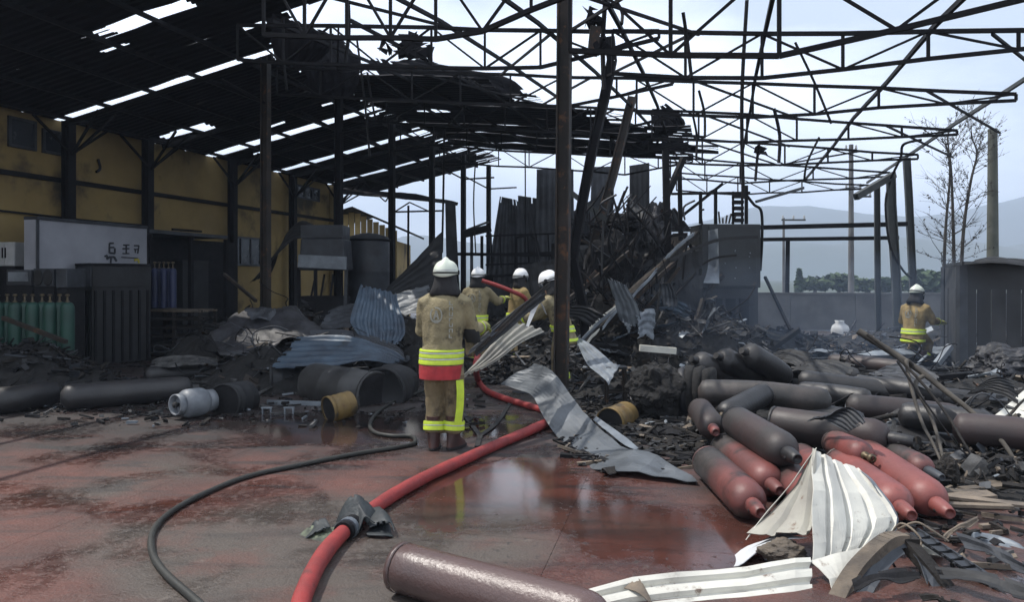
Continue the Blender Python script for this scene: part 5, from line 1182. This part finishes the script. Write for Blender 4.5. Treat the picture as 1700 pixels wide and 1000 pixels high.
curled([(P(1395,985,4.0),P(1440,1000,3.9)),(P(1445,915,4.25),P(1480,940,4.15)),(P(1500,893,4.35),P(1515,925,4.2)),(P(1560,960,4.15),P(1545,985,4.0)),(P(1600,1020,3.95),P(1580,1040,3.85))],'galv_d',593,'twisted_strip',None,1,.02,.03,drop=.12,label='twisted dark metal strip wrapped over the charred arch',cat='metal strip')
curled([(P(1560,905,4.7),P(1575,885,4.85)),(P(1640,915,4.6),P(1660,890,4.75)),(P(1720,950,4.4),P(1730,925,4.5))],'galv',594,'crumpled_sheet',None,3,.015,.05,drop=.12,label='crumpled grey sheet behind the slotted angle at the right edge',cat='metal sheet')
curled([(P(1460,900,4.5),P(1475,885,4.6)),(P(1500,915,4.45),P(1530,890,4.6)),(P(1560,925,4.4),P(1575,912,4.5))],'cream_d',595,'torn_scrap',None,2,.01,.05,drop=.2,label='torn cream scrap lying at the right foot of the folded sheet',cat='scrap')
# wires by the torn edge
for i, pts in enumerate(([(1480,885),(1495,870),(1515,880),(1530,900),(1520,915),(1500,905)],[(1490,880),(1520,868),(1545,880),(1575,900)],[(1500,960),(1480,930),(1500,915),(1530,930),(1520,965),(1490,985)],[(1475,960),(1510,945),(1540,955),(1530,990)])):
    c = crom([P(u,v,4.6-.06*k if i<2 else 4.35-.04*k) for k,(u,v) in enumerate(pts)],6); o = MB().tube([p-c[0] for p in c], .007, 5).build('loose_wire', M['plank' if i<2 else 'steel'], None, c[0])
    tag(o, ('pale curled wire at the torn corner of the folded sheet','pale wire trailing right from the torn corner','black wire loop under the bent frame','second black wire loop under the bent frame, nearer the corner')[i], 'wire')
# near brown cylinder
g = gas_cyl('brown scorched cylinder lying closest to the camera at the bottom edge', G(664,942,.128), G(880,1003,.128), .128, M['cyl_brown'], True, None, None, 1.35)
# ------------------------------------------------------------------ hoses
def hose(lab, pts, r, m, name, z=None):
    c = crom([G(u,v,r) if len(q)==0 else P(u,v,q[0]) for u,v,*q in pts],10); o = c[0].copy()
    ob = MB().tube([p-o for p in c], [r*(1+.07*mnoise.noise(p*3.5)+.03*mnoise.noise(p*14)) for p in c], 16).build(name, M[m], None, o); return tag(ob, lab, 'hose')
hose('thick red fire hose winding across the wet yard', [(485,1090),(492,1040),(505,985),(535,925),(575,880),(638,832),(700,796),(760,768),(820,741),(880,715),(912,700),(935,688)], .050, 'hose_red', 'fire_hose')
hose('red fire hose section curling up behind the bent grey sheet', [(905,682),(870,672),(835,661),(808,649),(794,632),(790,612,9.9),(793,590,10.6)], .042, 'hose_red', 'fire_hose')
hose('thin black hose looping round the left of the yard', [(360,1030),(318,992),(272,950),(252,915),(256,880),(285,850),(335,822),(410,792),(500,772),(590,754),(660,743),(688,736),(683,725),(650,724),(622,718),(614,704),(628,684),(655,667),(690,654),(705,648)], .021, 'hose_black', 'rubber_hose')
hose('red hose line held between the two distant firefighters', [(800,466,12.9),(825,474,12.9),(850,484,12.9),(872,496,13.0),(880,520,13.2)], .035, 'hose_red', 'fire_hose')
t = thing('carrying_strap', 'black carrying strap lying in a V before the red hose', 'strap', (0,0,0))
for pts in ([(758,664),(772,690),(797,724)],[(848,668),(825,702),(797,724)],[(797,724),(792,742)]):
    b = MB(); c = crom([G(u,v,.012) for u,v in pts],6)
    for p, q in zip(c,c[1:]): b.bar(p, q, .05, .012)
    b.build('webbing', M['black'], t)
# knot of rags round the hose coupling
t = thing('rag_bundle', 'dark wet rags knotted round the red hose coupling', 'rags', G(590,878))
o = t.location
def rag(rows, m, seed): curled([(P(*a)-o, P(*b)-o) for a,b in rows], m, seed, 'rag', t, 0, 0, .045, nsub=7, drop=.1, smooth=True, solid=.008)
rag([((562,868,5.0),(570,890,4.85)),((585,826,5.05),(600,868,4.9)),((606,838,5.05),(612,872,4.9)),((628,860,5.05),(630,880,4.95))],'rag',601)
rag([((610,840,5.1),(615,880,4.85)),((632,838,5.05),(640,875,4.85)),((645,860,5.0),(648,888,4.8))],'rag',602)
rag([((548,880,4.95),(560,905,4.75)),((572,850,5.0),(590,885,4.8)),((592,832,5.02),(606,858,4.86)),((600,846,5.0),(625,868,4.85))],'rag',605)
rag([((612,866,5.0),(606,888,4.8)),((632,858,5.0),(636,890,4.78)),((650,872,4.95),(652,892,4.8))],'rag',606)
rag([((490,890,4.85),(488,903,4.75)),((515,872,4.9),(520,900,4.75)),((545,872,4.9),(550,905,4.7)),((572,870,4.9),(575,898,4.72))],'rag_g',603)
rag([((500,885,4.9),(505,900,4.8)),((520,862,4.92),(530,885,4.8)),((540,860,4.95),(548,880,4.85))],'rag',604)
c = G(578,878,.05)-o; d = (G(600,862,.05)-G(560,895,.05)).normalized()
for k, rr_ in ((-.06,.066),(.0,.07),(.06,.066)): MB().tube([c+d*(k-.022),c+d*(k+.022)],rr_,14).build('coupling_ring', M['galv'] if k==0 else M['steel'], t)
# ------------------------------------------------------------------ firefighters
def remeshed(b, name, mats, vox, rule, noise_amp=.006, seed=0, smooth=2):
    me = b.mesh(name+'_raw', mats); o = bpy.data.objects.new(name, me); COL.objects.link(o)
    q = o.modifiers.new('r','REMESH'); q.mode = 'VOXEL'; q.voxel_size = vox
    s = o.modifiers.new('s','SMOOTH'); s.iterations = smooth; s.factor = .5
    dg = bpy.context.evaluated_depsgraph_get(); nm = bpy.data.meshes.new_from_object(o.evaluated_get(dg)); nm.name = name
    o.modifiers.clear(); o.data = nm; bpy.data.meshes.remove(me)
    nm.materials.clear()
    for m in mats: nm.materials.append(m)
    nm.update()
    n = len(nm.vertices); co = np.empty(n*3,'f'); no = np.empty(n*3,'f'); nm.vertices.foreach_get('co',co); nm.vertices.foreach_get('normal',no); co = co.reshape(-1,3); no = no.reshape(-1,3)
    if noise_amp:
        d = np.array([mnoise.noise(Vector((p[0]*9+seed,p[1]*9,p[2]*5)))*1.0+.6*mnoise.noise(Vector((p[0]*22,p[1]*22+seed,p[2]*13))) for p in co])
        co = co+no*(d*noise_amp)[:,None]; nm.vertices.foreach_set('co', co.astype('f').ravel())
    nm.polygons.foreach_set('material_index', [rule(p.center) for p in nm.polygons]); nm.polygons.foreach_set('use_smooth', [True]*len(nm.polygons)); nm.update(); return o
def glove(par, wrist, d, n, side, m=None, s=1.0, curl=.9, name='glove'):
    """gloved hand: palm, four curled fingers and a thumb; d: direction along the hand, n: way the palm faces"""
    d = Vector(d).normalized(); n = Vector(n); n = (n-d*n.dot(d)).normalized(); x = d.cross(n)*side; w = Vector(wrist); b = MB()
    b.loft([(w-d*.07,x*.046*s,n*.040*s),(w,x*.040*s,n*.034*s),(w+d*.04*s,x*.046*s,n*.024*s),(w+d*.085*s,x*.048*s,n*.020*s),(w+d*.105*s,x*.040*s,n*.013*s)],0,True,True,14)
    for k, (off, L) in enumerate(((-.034,.075),(-.011,.085),(.012,.08),(.034,.062))):
        p = w+d*.09*s+x*off*s; pts = [p-d*.03*s, p]; a = .25
        for j in range(3):
            a += curl*.55; pts.append(pts[-1]+(d*math.cos(a)+n*math.sin(a))*L*s*(.45,.32,.25)[j])
        b.tube(pts, [.013*s,.0135*s,.013*s,.012*s,.009*s], 8)
    p = w+d*.03*s-x*.036*s; q = p+(d*.6-x*.7+n*.35).normalized()*.045*s; b.tube([p+x*.02*s,p,q,q+(d*.85-x*.1+n*.45).normalized()*.04*s,q+(d*.8+n*.6).normalized()*.058*s],[.016*s,.016*s,.0145*s,.013*s,.009*s],8)
    return b.build(name, m or M['glove'], par)
def firefighter(label, loc, rz, P_, helmet='helmet_w', coat='coat', pants='pants', vox=.02, backlogo=True, hem=.72, sash=False, shield=True):
    t = thing('person', label, 'person', loc, rz)
    lean = Vector(P_.get('lean',(0,0,0)))       # shift of the shoulders against the hips
    hip = Vector(P_.get('hip',(0,0,.93))); neck = hip+Vector((0,0,.57))+lean
    sh = {s: neck+Vector((s*.185,-.005,-.085)) for s in (-1,1)}
    b = MB()
    def ring(f, z, rx, ry, tw=0): c = hip.lerp(neck, f); c = c+Vector((0,0,z)); return (c, Vector((rx*math.cos(tw),rx*math.sin(tw),0)), Vector((-ry*math.sin(tw),ry*math.cos(tw),0)))
    b.loft([ring(-.36,0,.195,.155),ring(-.2,0,.205,.165),ring(0,0,.20,.155),ring(.15,0,.192,.145),ring(.35,0,.20,.15),ring(.6,0,.222,.155),ring(.78,0,.225,.145),ring(.9,0,.185,.12),ring(.97,0,.11,.095),ring(1.05,0,.08,.082),ring(1.15,0,.072,.08)])
    segs = []
    for s in (-1,1):
        el = sh[s]+Vector(P_['el'][0 if s<0 else 1]); wr = el+Vector(P_['wr'][0 if s<0 else 1])
        b.tube([sh[s]+Vector((-s*.06,0,.02)),sh[s],sh[s].lerp(el,.5),el,el.lerp(wr,.5),wr],[.09,.092,.082,.074,.066,.058],14); segs += [(sh[s],el,0),(el,wr,0)]
        kn = Vector(P_['kn'][0 if s<0 else 1]); an = Vector(P_['an'][0 if s<0 else 1]); hp = hip+Vector((s*.092,0,-.02))
        b.tube([hp+Vector((0,0,.06)),hp,hp.lerp(kn,.5),kn,kn.lerp(an,.5),an+Vector((0,0,.05))],[.12,.118,.108,.092,.09,.088],16)
        ft = Vector(P_['ft'][0 if s<0 else 1])
        q = MB(); up = Vector((0,0,1)); sd = ft.cross(up).normalized()
        bt = MB().loft([(an+Vector((0,0,.22)),sd*.072,ft*.078),(an+Vector((0,0,.08)),sd*.062,ft*.072),(an+Vector((0,0,.0))+ft*.01,sd*.058,ft*.085),(an+ft*.045+Vector((0,0,-.045)),sd*.056,ft*.135),(an+ft*.055+Vector((0,0,-.082)),sd*.055,ft*.150)],0,True,True,18).build('boot', M['boot'], t)
        MB().loft([(an+ft*.055+Vector((0,0,-.078)),sd*.059,ft*.156),(an+ft*.055+Vector((0,0,-.10)),sd*.058,ft*.156)],0,True,False,18).build('sole', M['black'], bt)
        # lime and silver bands: ankles and sleeves
        k2 = kn.lerp(an,.62); k3 = kn.lerp(an,.86); dr = (an-kn).normalized()
        for f0, f1, mm in ((.58,.66,'tape'),(.66,.685,'silver'),(.69,.79,'tape')) :
            MB().tube([kn.lerp(an,f0),kn.lerp(an,(f0+f1)/2),kn.lerp(an,f1)],[.104,.106,.105],20).build('reflective_band', M[mm], t)
        for f0, f1, mm in ((.62,.70,'tape'),(.71,.75,'silver')): MB().tube([el.lerp(wr,f0),el.lerp(wr,f1)],[.073,.070],16).build('reflective_band', M[mm], t)
        glove(t, wr+ (wr-el).normalized()*.03, P_.get('hd',((wr-el),(wr-el)))[0 if s<0 else 1], P_.get('hn',((0,0,-1),(0,0,-1)))[0 if s<0 else 1], s, M['glove'], 1.05, P_.get('curl',.9))
    hd = neck+Vector(P_.get('head',(0,.035,.165)))
    fw = Vector(P_.get('look',(0,1,0))).normalized(); sd = fw.cross(Vector((0,0,1))).normalized(); up = sd.cross(fw)
    def hring(z, rx, ry, f=0): return (hd+up*z+fw*f, sd*rx, fw*ry)
    b.loft([hring(-.13,.045,.05,.03),hring(-.10,.055,.075,.02),hring(-.05,.066,.092,.01),hring(0,.073,.097),hring(.06,.073,.095),hring(.10,.055,.075),hring(.125,.02,.03)])
    b.loft([(hd+fw*.085+up*.01,sd*.010,up*.006),(hd+fw*.105-up*.012,sd*.014,up*.014),(hd+fw*.118-up*.022,sd*.013,up*.010),(hd+fw*.10-up*.034,sd*.010,up*.006)],0,True,True,10)
    for s in (-1,1): b.loft([(hd+sd*s*.07+up*.0,fw*.018,up*.03),(hd+sd*s*.088-fw*.006,fw*.016,up*.028)],0,True,True,10)
    hemz = hip.z-.21
    def rule(c):
        if (c-hd).length < .135 or c.z > neck.z+.02: return 2
        for a, e, i in segs:
            f = max(0,min(1,(c-a).dot(e-a)/(e-a).length_squared))
            if (c-a.lerp(e,f)).length < .11 and (c-hip).length > .2: return 0
        return 0 if c.z > hemz else 1
    body = remeshed(b, 'body', [M[coat], M[pants], M['skin']], vox, rule, .010, loc[0]*3)
    body.parent = t
    fc = MB()
    for s in (-1,1): fc.lathe([(.001,-.008),(.012,-.004),(.014,.002),(.008,.008),(.001,.010)], Matrix.Translation(hd+sd*s*.030+fw*.088+up*.012), 10)
    fc.build('eyes', M['black'], t); MB().loft([(hd+fw*.086-up*.060,sd*.024,up*.004),(hd+fw*.096-up*.060,sd*.020,up*.003)],0,True,True,10).build('mouth', M['redcloth'], t)
    # coat bands
    for f0, f1, mm in ((-.02,.055,'tape'),(.055,.085,'silver'),(.085,.15,'tape'),(-.28,-.20,'tape')) if not sash else ((-.17,-.09,'tape'),(-.09,-.065,'silver'),(-.06,.01,'tape'),(.01,.035,'silver'),(.04,.075,'tape')):
        MB().loft([ring(f0,0,.219,.174),ring((f0+f1)/2,0,.221,.176),ring(f1,0,.217,.170)],0,True,True,28).build('reflective_band', M[mm], t)
    if sash: MB().loft([ring(-.42,0,.203,.168),ring(-.3,0,.212,.172),ring(-.19,0,.214,.17)],0,True,True,28).build('red_hem', M['redcloth'], t)
    if backlogo:
        yb_ = -.168
        q = MB(); c = hip.lerp(neck,.66)+Vector((-.045,yb_+.012,0))
        for k in range(14):
            a0, a1 = 2*math.pi*k/14, 2*math.pi*(k+1)/14
            if k in (4,): continue
            q.bar(c+Vector((.055*math.cos(a0),-.004,.072*math.sin(a0))), c+Vector((.055*math.cos(a1),-.004,.072*math.sin(a1))), .012, .012, up=(0,1,0))
        for a_, e_ in (((-.022,-.04),(0,.045)),((.022,-.04),(0,.045)),((-.014,-.01),(.014,-.01)),((-.03,-.055),(.03,-.055))): q.bar(c+Vector((a_[0],-.004,a_[1])), c+Vector((e_[0],-.004,e_[1])), .013, .012, up=(0,1,0))
        q.build('back_emblem', M['print'], t)
        q = MB(); x = .085
        for k in range(7):
            z = hip.lerp(neck,.86).z-.052*k; y0 = hip.lerp(neck,.86-.09*k).y+yb_+.012
            q.box((x+hip.x+lean.x*.6,y0,z),(.010,.010,.036)); q.box((x+.014+hip.x+lean.x*.6,y0,z+(.014 if k%2 else -.014)),(.026,.010,.009)); 
            if k%3: q.box((x+.028+hip.x+lean.x*.6,y0,z),(.009,.010,.036))
        q.build('back_lettering', M['print'], t)
    # hood and helmet
    MB().loft([(hd+up*.07-fw*.005,sd*.098,fw*.112),(hd-up*.02-fw*.02,sd*.107,fw*.105),(hd-up*.09-fw*.035,sd*.125,fw*.105),(hd-up*.15-fw*.03,sd*.155,fw*.11),(hd-up*.175-fw*.02,sd*.15,fw*.10)],0,False,True,22).build('hood', M['hood'], t, solid=.008)
    hm = MB(); vs = []; fs = []; nu, nv = 28, 9
    for i in range(nv+1):
        a = math.pi/2*i/nv*.98
        for k in range(nu):
            an = 2*math.pi*k/nu; x = math.sin(an); y = math.cos(an); r_ = math.cos(a)**.75
            px = .122*x*r_; py = .155*y*r_; pz = .135*math.sin(a)
            ridge = math.exp(-(px/.022)**2)*(.030*math.sin(a)**.7); dz = -.03*(1-math.sin(a))*max(0,-y)**2
            vs.append(hd+up*(.035+pz+ridge+dz)+sd*px+fw*(py-.008))
    for i in range(nv):
        for k in range(nu): k2 = (k+1)%nu; fs.append((i*nu+k,i*nu+k2,(i+1)*nu+k2,(i+1)*nu+k))
    fs.append(tuple(nv*nu+k for k in range(nu))); hm.add(vs,fs,0,True); H_ = hm.build('helmet', M[helmet], t, solid=.006)
    MB().loft([(hd+up*.040-fw*.010,sd*.127,fw*.160),(hd+up*.056-fw*.010,sd*.127,fw*.160)],0,True,True,28).build('helmet_rim', M['black'], H_)
    MB().loft([(hd+up*.064-fw*.008,sd*.1225,fw*.1555),(hd+up*.080-fw*.008,sd*.119,fw*.150)],0,False,True,28).build('helmet_band', M['silver'], H_)
    for s in (-1,1): MB().loft([(hd+sd*s*.118+up*.05-fw*.0,fw*.03,up*.026),(hd+sd*s*.132+up*.05,fw*.025,up*.022)],0,True,True,12).build('visor_hinge', M['black'], H_)
    if shield:
        b2 = MB(); ns = 12
        vs = [hd+sd*.118*math.sin(a)*1.0+fw*(.158*math.cos(a))+up*z for z in (.035,-.055) for a in np.linspace(-1.15,1.15,ns)]
        b2.add(vs,[(k,k+1,ns+k+1,ns+k) for k in range(ns-1)],0,True); b2.build('visor', M['darkglass'], H_, solid=.004)
    return t
STAND = dict(kn=((-.11,.03,.50),(.11,.03,.50)), an=((-.12,-.01,.105),(.12,-.01,.105)), ft=((-.15,.98,0),(.15,.98,0)))
def pose(**k): d = dict(STAND); d.update(k); return d
# nearest: seen from behind, right forearm reaching forward to the strips
m0 = firefighter('nearest firefighter, seen from behind in a tan coat with lime bands and an ivory helmet', G(735,746), R(-6),
   pose(el=((-.06,.08,-.27),(.075,.05,-.27)), wr=((.10,.24,-.05),(.06,.24,.03)), hip=(-.01,0,.93), lean=(.03,.03,0), kn=((-.085,.04,.50),(.115,.05,.50)), an=((-.085,-.02,.105),(.10,.02,.105)), ft=((-.05,.99,0),(.42,.9,0)), hn=((1,0,-.2),(-.4,.3,-.6)), curl=1.2),
   'helmet', 'coat', 'pants', .0135, sash=True)
q = MB(); kn = Vector((.115,.05,.50)); an = Vector((.10,.02,.105))
c = [Vector((.185,-.045,.68)),Vector((.192,-.045,.55)),Vector((.185,-.045,.40)),Vector((.17,-.06,.27))]
curled([(p+Vector((-.035,-.055,0)),p+Vector((.02,.02,0))) for p in c],'tape',0,'leg_stripe',m0,0,0,.0,nsub=4,solid=.006)
MB().loft([((.262,.07,1.165),(.075,0,0),(0,.08,0)),((.272,.085,1.10),(.082,0,0),(0,.088,0)),((.285,.12,1.03),(.07,0,0),(0,.08,0))],0,True,True,16).build('elbow_patch', M['black'], m0)
firefighter('firefighter with white helmet seen from behind, second from the left near the cabin frame', (P(790,0,13.2).x,13.2,0), R(-14),
   pose(el=((-.10,.05,-.26),(.14,.12,-.18)), wr=((.08,.22,.0),(.05,.25,.06)), lean=(.02,.05,0)), 'helmet_w','coat','pants',.022)
firefighter('firefighter with white helmet turned to the right, third from the left and holding the hose', (P(856,0,14.0).x,14.0,-.0), R(-62),
   pose(el=((-.09,.10,-.24),(.09,.10,-.24)), wr=((.12,.20,.05),(-.05,.22,.05)), lean=(0,.08,-.02)), 'helmet_w','coat_o','pants',.022, backlogo=False)
firefighter('firefighter half hidden by the rusty column, bending over pale sheeting', (P(931,0,10.9).x,10.9,0), R(70),
   pose(el=((-.02,.22,-.22),(.02,.20,-.22)), wr=((.05,.22,-.05),(-.06,.24,-.02)), lean=(0,.18,-.06), hip=(0,-.04,.9), look=(0,1,-.35)), 'helmet_w','coat','pants',.02, backlogo=False)
firefighter('firefighter with ivory helmet stooping alone at the right before the shed', (P(1520,0,14.0).x,14.0,.0), R(-55),
   pose(el=((-.10,.06,-.25),(.08,.10,-.24)), wr=((.06,.24,-.02),(-.02,.26,.0)), lean=(0,.09,-.03), look=(.0,1,-.25), hip=(0,-.08,.64), kn=((-.13,.26,.44),(.13,.22,.44)), an=((-.14,-.04,.105),(.14,-.02,.105))), 'helmet','coat_o','pants',.02, backlogo=True)
# ------------------------------------------------------------------ air: smoke haze over the yard
def smoke(c, rad, dens, label):
    bm = bmesh.new(); bmesh.ops.create_icosphere(bm, subdivisions=4, radius=1)
    for v in bm.verts:
        n = 1+.22*mnoise.noise(v.co*1.7+Vector(c)); v.co = Vector((v.co.x*rad[0]*n, v.co.y*rad[1]*n, v.co.z*rad[2]*n))
    me = bpy.data.meshes.new('smoke'); bm.to_mesh(me); bm.free(); o = bpy.data.objects.new('smoke', me); COL.objects.link(o); o.location = c
    m = bpy.data.materials.new('smoke_air'); m.use_nodes = True; n, l = m.node_tree.nodes, m.node_tree.links; n.remove(n['Principled BSDF'])
    p = n.new('ShaderNodeVolumePrincipled'); p.inputs['Density'].default_value = dens; p.inputs['Color'].default_value = (.5,.68,1,1)
    l.new(p.outputs[0], n['Material Output'].inputs['Volume']); me.materials.append(m); o['kind'] = 'stuff'
smoke((6.6,14.0,.75),(4.6,2.6,1.35),.018,''); smoke((3.6,14.0,.7),(1.9,1.3,1.6),.006,'')
hz_ = MB().box((0,1400,129),(7000,2900,260)).build('haze', [])
hz_.data.materials.clear()
vm = bpy.data.materials.new('haze_air'); vm.use_nodes = True; n, l = vm.node_tree.nodes, vm.node_tree.links; n.remove(n['Principled BSDF'])
pv = n.new('ShaderNodeVolumePrincipled'); pv.inputs['Density'].default_value = .0007; pv.inputs['Color'].default_value = (.66,.79,1,1); pv.inputs['Anisotropy'].default_value = .0
l.new(pv.outputs[0], n['Material Output'].inputs['Volume']); hz_.data.materials.append(vm); hz_['kind'] = 'stuff'
